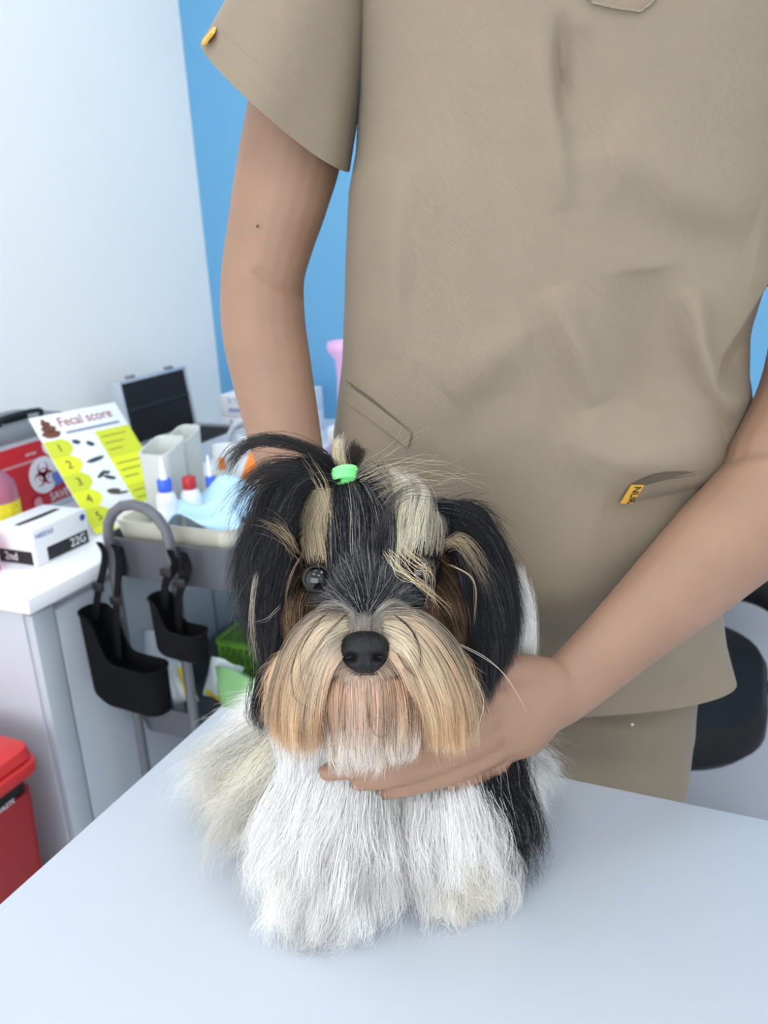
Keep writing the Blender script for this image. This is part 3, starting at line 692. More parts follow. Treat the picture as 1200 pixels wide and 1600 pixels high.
# neckline: V opening at the chest front, pulled down between the shoulders
top = b = MB(); b.loft(list(P), False)
inner = P.mean(1, keepdims=True)+(P-P.mean(1, keepdims=True))*.985
b.loft([P[0], inner[0], inner[6]], False)
# sleeves
def sleeve(r0, r1, sag, nk=80, pw=1.0):
    """r0, r1: ring end points (px,py,D) at the shoulder and the hem, with half depth"""
    out = []
    for k in range(nk):
        t = k/(nk-1); e0 = W(*r0[0])*(1-t)+W(*r1[0])*t; e1 = W(*r0[1])*(1-t)+W(*r1[1])*t
        c = (e0+e1)/2; a = (e1-e0)/2; dd = r0[2]*(1-t)+r1[2]*t; th = np.linspace(0, 2*math.pi, 72, endpoint=False)
        ax = W(*r1[0])+W(*r1[1])-W(*r0[0])-W(*r0[1]); ax = ax/np.linalg.norm(ax)
        wob = .0045*t*np.sin(3*th+1.0)+.003*t*np.sin(5*th)-.0012*math.exp(-((t-.86)/.012)**2)
        out.append(c+np.cos(th)[:, None]*a-np.sin(th)[:, None]*FH*(dd+wob[:, None])*(1+0.0*t)+ax*(sag*np.sin(th)*t**2)[:, None])
    return out
sR = sleeve(((455, -165, .655), (600, -70, .655), .062), ((318, 66, .645), (546, 268, .645), .060), .012)
b.loft(sR, False); cR = [r.mean(0) for r in sR]; b.loft([sR[-1], cR[-1]+(sR[-1]-cR[-1])*.965, cR[-4]+(sR[-4]-cR[-4])*.95], False)
sL = sleeve(((1160, -90, .655), (1290, -170, .655), .066), ((1196, 447, .62), (1412, 420, .62), .066), .004)
b.loft(sL, False); cL = [r.mean(0) for r in sL]; b.loft([sL[-1], cL[-1]+(sL[-1]-cL[-1])*.965, cL[-4]+(sL[-4]-cL[-4])*.95], False)
# shoulders / yoke
for (pts) in ([(895, -262, .665, 95, .9), (700, -235, .66, 62, 1.0), (560, -160, .655, 80, .85), (500, -90, .652, 78, .8)], [(895, -262, .665, 95, .9), (1060, -235, .66, 62, 1.0), (1170, -160, .655, 80, .85), (1235, -60, .65, 80, .85)]):
    Pp = [W(*q[:3]) for q in pts]; b.tube(Pp, [(px2m(p, q[3]), px2m(p, q[3])*q[4]) for p, q in zip(Pp, pts)], 28, ref=tuple(FH), smooth=8)
top_o = b.build('scrub_top', m_scrub, person, angle=70, off=PO)
# surface lookup so that pockets, tags and bands lie on the cloth
Pf = P[:, front].reshape(-1, 3); Pfx = proj(Pf)
nearest = ((Pf-CAM) @ FH) < DS+.01
Pf, Pfx = Pf[nearest], Pfx[nearest]
def on_cloth(px, py, lift=.0012):
    d = np.linalg.norm(Pfx-np.array([px, py]), axis=1); k = np.argsort(d)[:6]; w = 1/(d[k]+1e-3)
    D = (((Pf[k]-CAM) @ FH)*w).sum()/w.sum(); return W(px, py, D-lift)
def welt(name, top_l, bot_l, m, lift=.0022, n=14):
    """raised strip between an upper and a lower polyline"""
    A = crm([(*p, 0) for p in top_l], n)[:, :2]; B = crm([(*p, 0) for p in bot_l], n)[:, :2]
    k = min(len(A), len(B)); A = A[np.linspace(0, len(A)-1, k).astype(int)]; B = B[np.linspace(0, len(B)-1, k).astype(int)]
    rr = []
    for p, q in zip(A, B):
        rr.append([on_cloth(*p, -.001), on_cloth(*p, lift), on_cloth(*((p+q)/2), lift*1.1), on_cloth(*q, lift), on_cloth(*q, -.001)])
    return MB().loft(rr, True).build(name, m, person, angle=50, off=PO)
welt('pocket_welt', [(538, 598), (580, 628), (642, 676)], [(532, 622), (578, 655), (637, 700)], m_scrub)
welt('pocket_welt', [(992, 765), (1030, 752), (1075, 744), (1112, 736)], [(975, 786), (1030, 776), (1075, 766), (1112, 756)], m_scrub, .0015)
m_slit = mat('pocket slit shade', (92, 82, 70), 0.9)  # darkened cloth tone, paints the shade inside the pocket slits
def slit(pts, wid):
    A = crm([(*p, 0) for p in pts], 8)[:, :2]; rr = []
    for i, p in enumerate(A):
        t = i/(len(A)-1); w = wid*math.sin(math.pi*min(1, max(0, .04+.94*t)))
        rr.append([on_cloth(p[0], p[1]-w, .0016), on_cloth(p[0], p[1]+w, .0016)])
    MB().loft(rr, False, closed=False).build('pocket_slit_shade', m_slit, person, off=PO)
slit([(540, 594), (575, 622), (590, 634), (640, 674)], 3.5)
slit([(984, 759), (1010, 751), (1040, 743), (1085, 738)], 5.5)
m_tagy = mat('yellow woven tag', (212, 164, 66), 0.6)
q = [on_cloth(*p, .004) for p in ((987, 758), (1007, 758), (989, 787), (969, 787))]
q2 = [p+FH*.0012 for p in q]
MB().add(list(q)+list(q2), [(0, 1, 2, 3), (7, 6, 5, 4), (0, 4, 5, 1), (1, 5, 6, 2), (2, 6, 7, 3), (3, 7, 4, 0)]).build('fabric_tag', m_tagy, person, smooth=False, off=PO)
cx = (q[0]+q[2])/2-FH*.0006-PO; dwn = (q[3]-q[0]); rgt = q[1]-q[0]
text('tag_lettering', 'NUR', .0075, m_ink, person, frame(cx-np.array(dwn)/np.linalg.norm(dwn)*.0075+rgt*.02, dwn, rgt), .0002)
q = [W(*p) for p in ((316, 62, .612), (333, 42, .610), (330, 52, .600), (316, 70, .601))]
MB().add(list(q)+[p+RH*.002+FH*.001 for p in q], [(0, 1, 2, 3), (7, 6, 5, 4), (0, 4, 5, 1), (1, 5, 6, 2), (2, 6, 7, 3), (3, 7, 4, 0)]).build('fabric_tag', m_tagy, person, smooth=False, off=PO)
# neckline placket at the very top of the frame
rr = []
for p in crm([(800, -190, 0), (865, -85, 0), (924, 0, 0)], 8)[:, :2].tolist()+crm([(924, 4, 0), (960, 12, 0), (1000, 18, 0)], 5)[:, :2].tolist()+crm([(1004, 16, 0), (1030, -8, 0), (1100, -100, 0), (1150, -190, 0)], 6)[:, :2].tolist():
    rr.append([on_cloth(p[0], p[1]-4, .0), on_cloth(p[0], p[1]-3, .003), on_cloth(p[0], p[1]+1, .003), on_cloth(p[0], p[1]+3, .0)])
MB().loft(rr, True).build('neckline_band', m_scrub, person, angle=60, off=PO)
# ---- trousers
b = MB()
zw = zhem+.06
ha = .168; pc = np.array([-.0150-ha, .738, 0]); EX = np.array([1.0, 0, 0]); EY = np.array([0, 1.0, 0])
def tw(x, y, z): return pc+EX*x+EY*y+np.array([0, 0, z])
prof = [(zw, .90, .070), (zhem, .97, .080), (zhem-.08, 1.0, .083)]
rings = []
for z, k, d in prof:
    th = np.linspace(0, 2*math.pi, 48, endpoint=False); rings.append([tw(ha*k*np.sign(math.cos(a))*abs(math.cos(a))**.85, -d*np.sign(math.sin(a))*abs(math.sin(a))**.85, z) for a in th])
b.loft(rings, True)
for sg in (-1, 1):
    b.tube([tw(sg*ha*.47, 0, zhem-.03), tw(sg*ha*.47, 0, .60), tw(sg*ha*.48, .005, .40), tw(sg*ha*.48, .01, .09)], [(ha*.53, .082), (ha*.49, .080), (ha*.40, .075), (ha*.36, .075)], 28, ref=(0, 1, 0), smooth=6)
remesh(b, 'scrub_trousers', m_scrub, .006, 4, person, PO)
m_shoe = mat('white clog', (230, 230, 230), .4)
for sg in (-1, 1):
    b = MB(); c = tw(sg*ha*.48, -.03, 0); rings = []
    for z, k in ((0, .93), (.02, 1), (.05, .96), (.085, .6), (.10, .42)):
        rings.append([c+EX*x*k+EY*(y*k+.035*(1-k)*2)+np.array([0, 0, z]) for x, y in rrect(.048, .125, .045, 6)])
    b.loft(rings, True).build('shoe', m_shoe, person, off=PO)
# pale lint spot on the trousers
lr = ray(988, 1132); lp = CAM+lr*((pc[1]-.083)/lr[1]); MB().ell(lp, .0013, 8, 6).build('lint_speck', m_white, person, off=PO)

# ================================================================ dog
from mathutils.bvhtree import BVHTree
DO = W(560, 1330, .45); DO[2] = TZ
dog = empty('dog', tuple(DO), 0, 'small long-haired black, tan and white dog sitting on the table', 'dog')
BLK, GRY, CRM, TAN, WHT, BRN, CRW = (30, 30, 34), (92, 92, 96), (226, 212, 188), (214, 186, 154), (248, 246, 242), (112, 88, 68), (226, 218, 198)
# (px, py, D, radii mm (across, deep, high), coat colour, fur length mm)
BL = [(583, 872, .452, (42, 40, 40), BLK, 5), (562, 800, .455, (30, 28, 28), BLK, 8), (572, 1008, .410, (25, 29, 22), CRM, 4), (572, 950, .424, (22, 24, 18), GRY, 4),
      (470, 1085, .424, (20, 14, 32), TAN, 14), (690, 1080, .424, (20, 14, 32), TAN, 14), (580, 1100, .418, (28, 16, 24), TAN, 8),
      (478, 970, .440, (18, 18, 26), BRN, 8), (688, 970, .440, (18, 18, 26), BRN, 8),
      (430, 890, .462, (15, 12, 46), BLK, 26), (452, 800, .460, (22, 16, 22), BLK, 20), (752, 920, .462, (17, 12, 44), BLK, 26), (712, 832, .460, (24, 16, 20), BLK, 20),
      (585, 1060, .480, (36, 34, 38), WHT, 18), (575, 1190, .476, (44, 38, 42), WHT, 30), (560, 1115, .506, (50, 42, 44), WHT, 30), (460, 1150, .530, (46, 38, 38), WHT, 34),
      (395, 1205, .525, (30, 36, 30), CRW, 34), (730, 1195, .488, (28, 32, 40), BLK, 34), (782, 1190, .512, (22, 26, 30), WHT, 34)]
b = MB(); ORI = np.array([RH, FH, (0, 0, 1.0)]); blobs = []
for x, y, D, r, c, L in BL:
    p = W(x, y, D); b.ell(p, np.diag(np.array(r)*.001) @ ORI, 24, 16); blobs.append((p, np.array(r)*.001, c, L))
for pts, paw in (([(540, 1225, .458, 21), (508, 1320, .436, 17), (492, 1385, .430, 14)], (488, 1408, .424)), ([(652, 1225, .460, 21), (688, 1315, .442, 17), (702, 1362, .442, 14)], (704, 1380, .438))):
    P3 = [W(*q[:3]) for q in pts]; b.tube(P3, [q[3]*.001 for q in pts], 18, smooth=5)
    for p, q in zip(crm(P3, 3), np.linspace(21, 14, 7)): blobs.append((p, np.full(3, q*.001*1.15), WHT, 20))
    p = W(*paw); p[2] = TZ+.0125; b.ell(p, np.diag((.019, .022, .012)) @ ORI); blobs.append((p, np.array((.02, .024, .013)), WHT, 20))
    for k in (-1, 0, 1): b.ell(p+RH*k*.010-FH*.018-np.array([0, 0, .003]), (.007, .009, .0075))
def coat_mat(name, attr, rough, spec):
    m = bpy.data.materials.new(name); m.use_nodes = True; nt = m.node_tree; p = nt.nodes['Principled BSDF']
    a = nt.nodes.new('ShaderNodeAttribute'); a.attribute_name = attr; nt.links.new(a.outputs['Color'], p.inputs['Base Color'])
    p.inputs['Roughness'].default_value = rough; p.inputs['Specular IOR Level'].default_value = spec; return m
m_coat = coat_mat('dog skin and undercoat', 'coat', .8, .2); 
m_hair = coat_mat('dog hair', 'hcol', .45, .3); nt = m_hair.node_tree; pb = nt.nodes['Principled BSDF']
tr = nt.nodes.new('ShaderNodeBsdfTranslucent'); mx = nt.nodes.new('ShaderNodeMixShader'); mx.inputs[0].default_value = .42
nt.links.new([n for n in nt.nodes if n.type == 'ATTRIBUTE'][0].outputs['Color'], tr.inputs['Color'])
nt.links.new(pb.outputs[0], mx.inputs[1]); nt.links.new(tr.outputs[0], mx.inputs[2]); nt.links.new(mx.outputs[0], nt.nodes['Material Output'].inputs['Surface'])
body = remesh(b, 'body', m_coat, .0022, 5, dog, DO)
V = verts_of(body.data)+DO
v2 = V.copy(); low = v2[:, 2] < TZ+.0006
v2[low, 2] = TZ+.0006; body.data.vertices.foreach_set('co', (v2-DO).ravel()); body.data.update(); V = v2
BP = np.array([q[0] for q in blobs]); BR = np.array([q[1] for q in blobs]); BC = np.array([lin(*q[2])[:3] for q in blobs]); BLn = np.array([q[3] for q in blobs])
def owner(P):
    d = P[:, None, :]-BP[None]; l = np.stack([d @ RH, d @ FH, d[..., 2]], -1)/BR[None]
    return np.argmin((l**2).sum(-1), 1)
ow = owner(V); at_ = body.data.attributes.new('coat', 'FLOAT_COLOR', 'POINT')
at_.data.foreach_set('color', np.hstack([BC[ow]*.85, np.ones((len(V), 1))]).astype(np.float32).ravel())
bvh = BVHTree.FromPolygons([tuple(p) for p in V], [tuple(p.vertices) for p in body.data.polygons])
def surf(px, py, lift):
    d = Vector(ray(px, py)); h = bvh.ray_cast(Vector(CAM), d.normalized())
    if h[0] is None:
        n = bvh.find_nearest(Vector(W(px, py, .45))); return np.array(n[0])+np.array(n[1])*lift
    p = np.array(h[0]); n = np.array(h[1]); dd = -ray(px, py); dd /= np.linalg.norm(dd)
    return p+(n*.5+dd*.5)*lift
def pt(q): return surf(q[0], q[1], q[2]) if abs(q[2]) < .1 else W(*q)

KP = 12
class Fur:
    def __init__(s): s.P = []; s.C = []; s.R = []
    def sheet(s, guides, n, cols, clumps=40, root=.8, tip=3.0, clump=.7, frizz=1.0, jit=.25, rad=.085, alt=None, streak=.18, rj=.12, rje=1.5, cg=1.0):
        """guides: lists of (px,py,D or lift); cols: per guide (root rgb, tip rgb) or one pair; spreads in mm"""
        G = np.array([crm(np.array([pt(q) for q in g]), 8) for g in guides]) if len(set(len(g) for g in guides)) == 1 else None
        L = [crm(np.array([pt(q) for q in g]), 8) for g in guides]
        t = np.linspace(0, 1, KP); Gs = []
        for g in L:
            d = np.r_[0, np.cumsum(np.linalg.norm(np.diff(g, axis=0), axis=1))]; d /= d[-1]
            Gs.append(np.stack([np.interp(t, d, g[:, k]) for k in range(3)], 1))
        Gs = np.array(Gs); m = len(Gs)
        if m > 2: Gf = np.array([crm(Gs[:, k], 10) for k in range(KP)]).transpose(1, 0, 2)
        else: Gf = Gs
        mf = len(Gf)
        def ev(u):
            x = np.clip(u, 0, 1)*(mf-1); i = np.minimum(x.astype(int), mf-2) if mf > 1 else np.zeros(len(u), int); f = (x-i)[:, None, None]
            return Gf[i]*(1-f)+Gf[np.minimum(i+1, mf-1)]*f
        u = RNG.random(n); cu = RNG.random(clumps); ci = np.argmin(np.abs(u[:, None]+RNG.normal(0, .02, (n, 1))-cu[None]), 1)
        crr = RNG.normal(0, 1, (clumps, 3)); rr = RNG.normal(0, 1, (n, 3))
        base = ev(u); cb = ev(cu[ci]); tt = t[None, :, None]
        wgt = clump*tt**1.2
        spread = (root*(1-tt)+tip*tt)*.001
        off = rr[:, None]*spread*(1-wgt*.75)+crr[ci][:, None]*spread*wgt*.9
        P = base*(1-wgt)+cb*wgt+off
        ph = RNG.random((n, 3))*6.28; fq = RNG.uniform(1.5, 4.0, (n, 1))
        P = P+np.sin(fq[:, :, None]*tt*3+ph[:, None])*frizz*.001*tt*RNG.random((n, 1, 1))
        cph = RNG.random((clumps, 3))*6.28
        P = P+np.sin(2.2*tt*3+cph[ci][:, None])*frizz*.0012*tt
        ln = 1-jit*RNG.random(n)
        t0 = rj*RNG.random(n)[:, None]**rje; tn = t0+t[None]*(ln[:, None]-t0); x = tn*(KP-1); i = np.minimum(x.astype(int), KP-2); f = (x-i)[..., None]; ar = np.arange(n)[:, None]
        P = P[ar, i]*(1-f)+P[ar, i+1]*f
        cl = np.array([[lin(*c[0])[:3], lin(*c[1])[:3]] for c in (cols if isinstance(cols[0][0], (tuple, list)) else [cols]*m)])
        x = u*(len(cl)-1); i = np.minimum(x.astype(int), max(len(cl)-2, 0)); f = (x-i)[:, None, None]
        cc = cl[i]*(1-f)+cl[np.minimum(i+1, len(cl)-1)]*f
        C = cc[:, 0][:, None]*(1-tt**cg)+cc[:, 1][:, None]*tt**cg
        C = C*(1+streak*RNG.normal(0, 1, (clumps,))[ci][:, None, None])*(1+.12*RNG.normal(0, 1, (n, 1, 1)))
        if alt:
            for c, pr in alt: 
                k = RNG.random(n) < pr; C[k] = np.array(lin(*c)[:3])*(1+.15*RNG.normal(0, 1, (k.sum(), 1, 1)))
        s.P.append(P); s.C.append(np.clip(C, .004, .95)); s.R.append(rad*.001*(1-.72*t**2)[None]*RNG.uniform(.75, 1.2, (n, 1)))
    def raw(s, P, C, R): s.P.append(P); s.C.append(np.clip(C, .004, .95)); s.R.append(R)
    def build(s, name, label=None):
        P = np.vstack(s.P); C = np.vstack(s.C); R = np.vstack(s.R); n = len(P)
        P[..., 2] = np.maximum(P[..., 2], TZ+.0012+RNG.random((n, 1))*.004)
        cu = bpy.data.hair_curves.new(name); cu.add_curves([KP]*n)
        cu.position_data.foreach_set('vector', (P-DO).astype(np.float32).ravel())
        a = cu.attributes.get('radius') or cu.attributes.new('radius', 'FLOAT', 'POINT'); a.data.foreach_set('value', R.astype(np.float32).ravel())
        a = cu.attributes.new('hcol', 'FLOAT_COLOR', 'POINT'); a.data.foreach_set('color', np.concatenate([C, np.ones((n, KP, 1))], -1).astype(np.float32).ravel())
        cu.materials.append(m_hair); o = bpy.data.objects.new(name, cu); COL.objects.link(o); o.parent = dog
        if label: o['label'] = label
        return o

# --- general coat grown from the body surface
body.data.calc_loop_triangles(); tri = np.empty(len(body.data.loop_triangles)*3, int); body.data.loop_triangles.foreach_get('vertices', tri); tri = tri.reshape(-1, 3)
A_, B_, C_ = V[tri[:, 0]], V[tri[:, 1]], V[tri[:, 2]]; nr = np.cross(B_-A_, C_-A_); ar = np.linalg.norm(nr, axis=1); nr /= ar[:, None]+1e-12
NB = 26000
ti = RNG.choice(len(tri), NB, p=ar/ar.sum()); w = RNG.random((NB, 2)); fl = w.sum(1) > 1; w[fl] = 1-w[fl]
R0 = A_[ti]+(B_-A_)[ti]*w[:, :1]+(C_-A_)[ti]*w[:, 1:]; N0 = nr[ti]; o_ = owner(R0); LN = BLn[o_]*.001*RNG.uniform(.7, 1.25, NB)
nose_c = W(572, 1010, .38); headc = W(583, 900, .452)
isface = BLn[o_] <= 8
away = R0-nose_c; away /= np.linalg.norm(away, axis=1)[:, None]
hc_ = W(575, 1120, .50); rad_ = R0-hc_; rad_[:, 2] = 0; rad_ /= np.linalg.norm(rad_, axis=1)[:, None]+1e-9
fl_ = np.where(isface[:, None], away, np.array([0, 0, -1.0])+rad_*.45)
fl_ = fl_-N0*(fl_*N0).sum(1)[:, None]; fl_ /= np.linalg.norm(fl_, axis=1)[:, None]+1e-9
fl_ += RNG.normal(0, .22, (NB, 3))
t = np.linspace(0, 1, KP)[None, :, None]
P = R0[:, None]+(N0[:, None]*(.42*t-.22*t*t)+fl_[:, None]*(.15*t+.75*t*t))*LN[:, None, None]+np.where(isface, 0, 1)[:, None, None]*np.array([0, 0, -.25])*t**2*LN[:, None, None]
P += np.sin(t*5+RNG.random((NB, 1, 3))*6.28)*.0012*t
C = np.repeat(BC[o_][:, None], KP, 1)*(1+.14*RNG.normal(0, 1, (NB, 1, 1)))
keep = P[:, 0, 2] > TZ+.002
fur = Fur(); fur.raw(P[keep], C[keep], np.repeat(.085e-3*(1-.7*t[0, :, 0]**2)[None], NB, 0)[keep]); fur.build('undercoat')
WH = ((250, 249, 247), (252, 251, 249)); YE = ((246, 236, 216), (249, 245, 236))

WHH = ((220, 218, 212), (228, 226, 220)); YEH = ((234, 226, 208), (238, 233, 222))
# --- body: haunch and flank on the left, black shoulder patch on the right
f = Fur()
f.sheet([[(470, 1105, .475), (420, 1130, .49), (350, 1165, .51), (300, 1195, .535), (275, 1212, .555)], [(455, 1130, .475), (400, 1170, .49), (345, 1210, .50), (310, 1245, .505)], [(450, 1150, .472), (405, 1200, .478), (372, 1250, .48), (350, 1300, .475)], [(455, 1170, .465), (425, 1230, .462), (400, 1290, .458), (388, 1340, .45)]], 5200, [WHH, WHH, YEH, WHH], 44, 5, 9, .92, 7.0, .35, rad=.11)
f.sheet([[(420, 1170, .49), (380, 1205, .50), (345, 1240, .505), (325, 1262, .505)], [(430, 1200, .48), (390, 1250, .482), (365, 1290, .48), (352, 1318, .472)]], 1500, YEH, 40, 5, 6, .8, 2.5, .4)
f.sheet([[(800, 1150, .50), (835, 1175, .50), (860, 1195, .505), (872, 1215, .51)], [(795, 1170, .49), (830, 1200, .49), (852, 1225, .488), (862, 1245, .485)], [(800, 1200, .48), (830, 1240, .478), (842, 1280, .468), (845, 1310, .46)]], 1500, WH, 40, 4, 5, .7, 3, .4)
f.sheet([[(790, 1130, .478), (815, 1060, .475), (822, 960, .475), (812, 880, .478)], [(800, 1120, .482), (826, 1040, .48), (828, 950, .48), (815, 890, .482)]], 700, WH, 30, 3, 2, .5, 1, .3)
f.build('body_hair', 'long white and cream hair of the flanks')
f = Fur()
f.sheet([[(748, 1190, .452), (760, 1240, .442), (785, 1300, .434), (802, 1345, .426), (806, 1368, .424)], [(775, 1180, .456), (795, 1240, .446), (815, 1300, .438), (826, 1350, .43), (828, 1376, .428)], [(805, 1175, .462), (818, 1230, .452), (832, 1290, .443), (838, 1330, .438)]], 2600, [((28, 28, 32), (40, 40, 44))]*3, 34, 4, 5, .9, 5, .35, alt=[((150, 150, 152), .04), (WHT, .03)])
f.build('shoulder_patch', 'long black hair patch on the shoulder')

# --- forelegs
f = Fur()
GL = [[(462, 1190, .448), (425, 1250, .44), (400, 1320, .43), (382, 1365, .425), (376, 1395, .42)], [(500, 1190, .432), (465, 1270, .424), (430, 1360, .412), (415, 1410, .407)], [(535, 1200, .428), (512, 1290, .416), (478, 1390, .403), (452, 1448, .400)], [(570, 1225, .428), (568, 1310, .414), (548, 1400, .402), (512, 1455, .399)], [(588, 1240, .432), (596, 1310, .420), (600, 1380, .409), (584, 1440, .403)], [(592, 1245, .440), (602, 1300, .432), (606, 1370, .420), (600, 1420, .412)]]
f.sheet(GL, 4200, [WH]*6, 40, 4, 6, .92, 5.5, .3, rad=.11)
f.sheet([[(x+4, y+6, d-.006) for x, y, d in g] for g in GL], 1500, [WH]*6, 28, 3, 7, .95, 7, .3, rad=.11, rj=.4)
f.sheet([[(475, 1300, .425), (440, 1360, .414), (416, 1420, .402), (428, 1452, .396)], [(520, 1310, .416), (492, 1380, .404), (476, 1440, .391), (474, 1472, .388)], [(580, 1320, .416), (575, 1390, .404), (556, 1440, .392), (532, 1468, .388)]], 3000, [YE, WH, WH], 32, 5, 6, .9, 5, .22, rad=.11)
GR = [[(652, 1240, .444), (645, 1300, .434), (646, 1370, .422), (655, 1420, .413)], [(655, 1240, .438), (652, 1310, .424), (660, 1380, .412), (672, 1428, .406)], [(690, 1240, .438), (698, 1320, .422), (704, 1390, .410), (706, 1438, .404)], [(725, 1230, .442), (748, 1310, .428), (765, 1370, .418), (768, 1412, .411)], [(755, 1220, .450), (785, 1300, .438), (806, 1350, .43), (816, 1386, .424)]]
f.sheet(GR, 3400, [WH]*5, 36, 4, 5.5, .92, 5, .3, rad=.11)
f.sheet([[(x+2, y+5, d-.005) for x, y, d in g] for g in GR], 1200, [WH]*5, 24, 3, 6.5, .95, 7, .3, rad=.11, rj=.4)
f.sheet([[(660, 1330, .424), (655, 1380, .414), (668, 1416, .402), (686, 1440, .397)], [(715, 1340, .42), (735, 1380, .414), (742, 1412, .405), (730, 1436, .400)], [(750, 1330, .428), (780, 1365, .422), (800, 1390, .414), (798, 1410, .410)]], 2400, [YE, YE, WH], 28, 5, 5, .9, 5, .22, rad=.11)
f.build('leg_hair', 'long white hair of the forelegs')
f = Fur()
f.sheet([[(440, 1130, .445), (445, 1170, .44), (440, 1215, .438), (430, 1250, .438)], [(500, 1140, .435), (500, 1180, .43), (492, 1225, .428), (480, 1265, .426)], [(555, 1140, .433), (548, 1185, .428), (540, 1215, .428), (530, 1250, .428)]], 2600, WH, 40, 5, 4, .6, 2, .4, alt=[((90, 90, 94), .05)])
f.sheet([[(405, 1040, .45), (398, 1090, .45), (392, 1125, .45), (400, 1140, .45)], [(425, 1060, .45), (415, 1110, .445), (410, 1140, .445), (425, 1150, .445)]], 350, ((30, 30, 34), (40, 40, 44)), 12, 3, 3, .7, 2, .3)
f.build('chest_hair', 'white hair of the chest')

# --- ears
EB = ((32, 33, 37), (54, 54, 58))
f = Fur()
f.sheet([[(492, 765, .002), (440, 760, .440), (395, 810, .446), (370, 880, .450), (368, 930, .452)], [(480, 775, .002), (432, 790, .434), (398, 860, .438), (385, 940, .442), (392, 1000, .446)], [(470, 800, .002), (436, 830, .430), (412, 900, .432), (402, 980, .436), (404, 1050, .44)], [(462, 830, .002), (444, 860, .426), (428, 930, .428), (420, 1000, .430), (420, 1060, .434)], [(462, 850, .003), (452, 890, .424), (444, 940, .424), (436, 990, .426), (430, 1030, .43)]], 5200, [EB]*5, 60, 2, 3.0, .75, 2.5, .4, alt=[((120, 120, 124), .05), ((70, 70, 74), .12)])
f.sheet([[(452, 800, .432), (410, 860, .436), (384, 920, .440), (368, 950, .445)], [(445, 830, .430), (405, 900, .434), (390, 970, .438), (384, 1015, .44)]], 700, EB, 26, 4, 5, .8, 4, .5, alt=[((110, 110, 114), .15)])
f.sheet([[(400, 890, .428), (393, 940, .430), (392, 990, .432), (402, 1040, .436)], [(403, 895, .427), (397, 945, .429), (396, 1000, .431), (408, 1060, .436)]], 40, ((200, 190, 176), (190, 172, 150)), 5, .8, 2.0, .5, 2.0, .5)
f.build('ear_hair', 'black hair of the ear beside the trolley')
f = Fur()
f.sheet([[(676, 775, .002), (735, 800, .440), (788, 860, .446), (812, 940, .450), (806, 1010, .452)], [(690, 790, .002), (740, 830, .436), (780, 900, .440), (798, 980, .444), (790, 1050, .446)], [(700, 815, .002), (738, 850, .432), (766, 930, .434), (778, 1010, .438), (772, 1080, .44)], [(708, 840, .002), (732, 880, .428), (748, 950, .430), (758, 1030, .432), (760, 1100, .434)], [(712, 860, .003), (726, 900, .425), (736, 960, .426), (744, 1030, .428), (752, 1080, .43)]], 5600, [EB]*5, 60, 2, 2.6, .75, 2, .35, alt=[((120, 120, 124), .04), ((66, 66, 72), .12)])
f.sheet([[(690, 850, .004), (720, 838, .424), (752, 880, .422), (775, 935, .428)], [(694, 856, .004), (718, 850, .422), (744, 890, .421), (768, 950, .427)]], 70, ((206, 186, 156), (120, 106, 90)), 10, 1.6, 3.2, .45, 2.0, .5)
f.build('ear_hair', 'black hair of the ear beside the forearm')

# --- head top: cream and black bands swept up to the tie
f = Fur()
f.sheet([[(452, 880, .001), (464, 826, .005), (488, 780, .006), (520, 752, .006)], [(484, 884, .001), (488, 826, .007), (505, 780, .008), (527, 750, .007)], [(516, 890, .001), (514, 830, .008), (520, 780, .009), (533, 748, .008)]], 1900, [((224, 208, 178), (240, 228, 204))]*3, 40, 1.5, 2.0, .5, 1.6, .2, rj=.5, rje=.7, alt=[((60, 58, 58), .06)])
f.sheet([[(524, 890, .001), (524, 830, .008), (528, 785, .009), (534, 746, .008)], [(555, 880, .001), (556, 820, .009), (552, 780, .010), (541, 744, .009)], [(592, 880, .001), (594, 820, .008), (578, 775, .010), (549, 742, .009)], [(606, 870, .001), (606, 820, .007), (590, 775, .009), (553, 745, .008)]], 3600, [((36, 36, 40), (34, 34, 38))]*4, 60, 1.8, 1.8, .5, 1.3, .15, rj=.2, alt=[((160, 160, 166), .14), ((96, 96, 102), .22), ((220, 208, 186), .04)])
f.sheet([[(612, 892, .001), (614, 820, .006), (612, 775, .008), (594, 742, .006)], [(640, 882, .001), (648, 820, .006), (640, 770, .008), (612, 744, .005)], [(680, 872, .001), (684, 820, .005), (672, 785, .006), (640, 755, .004)], [(690, 860, .001), (700, 825, .004), (690, 795, .005), (660, 768, .004)]], 2500, [((238, 228, 206), (244, 236, 216)), ((238, 230, 210), (244, 238, 222)), ((196, 188, 172), (214, 206, 190)), ((90, 88, 88), (70, 70, 72))], 50, 1.5, 2.4, .5, 1.8, .3, rj=.5, rje=.7, alt=[((70, 70, 74), .10)])
f.sheet([[(606, 800, .002), (598, 765, .008), (570, 745, .010), (548, 738, .008)], [(612, 780, .002), (600, 752, .006), (572, 738, .008), (550, 735, .007)]], 500, ((206, 198, 182), (160, 154, 146)), 20, 1, 1.5, .5, 1, .2, alt=[((50, 50, 54), .3)])
f.build('crown_hair', 'black crown stripe between two cream bands')
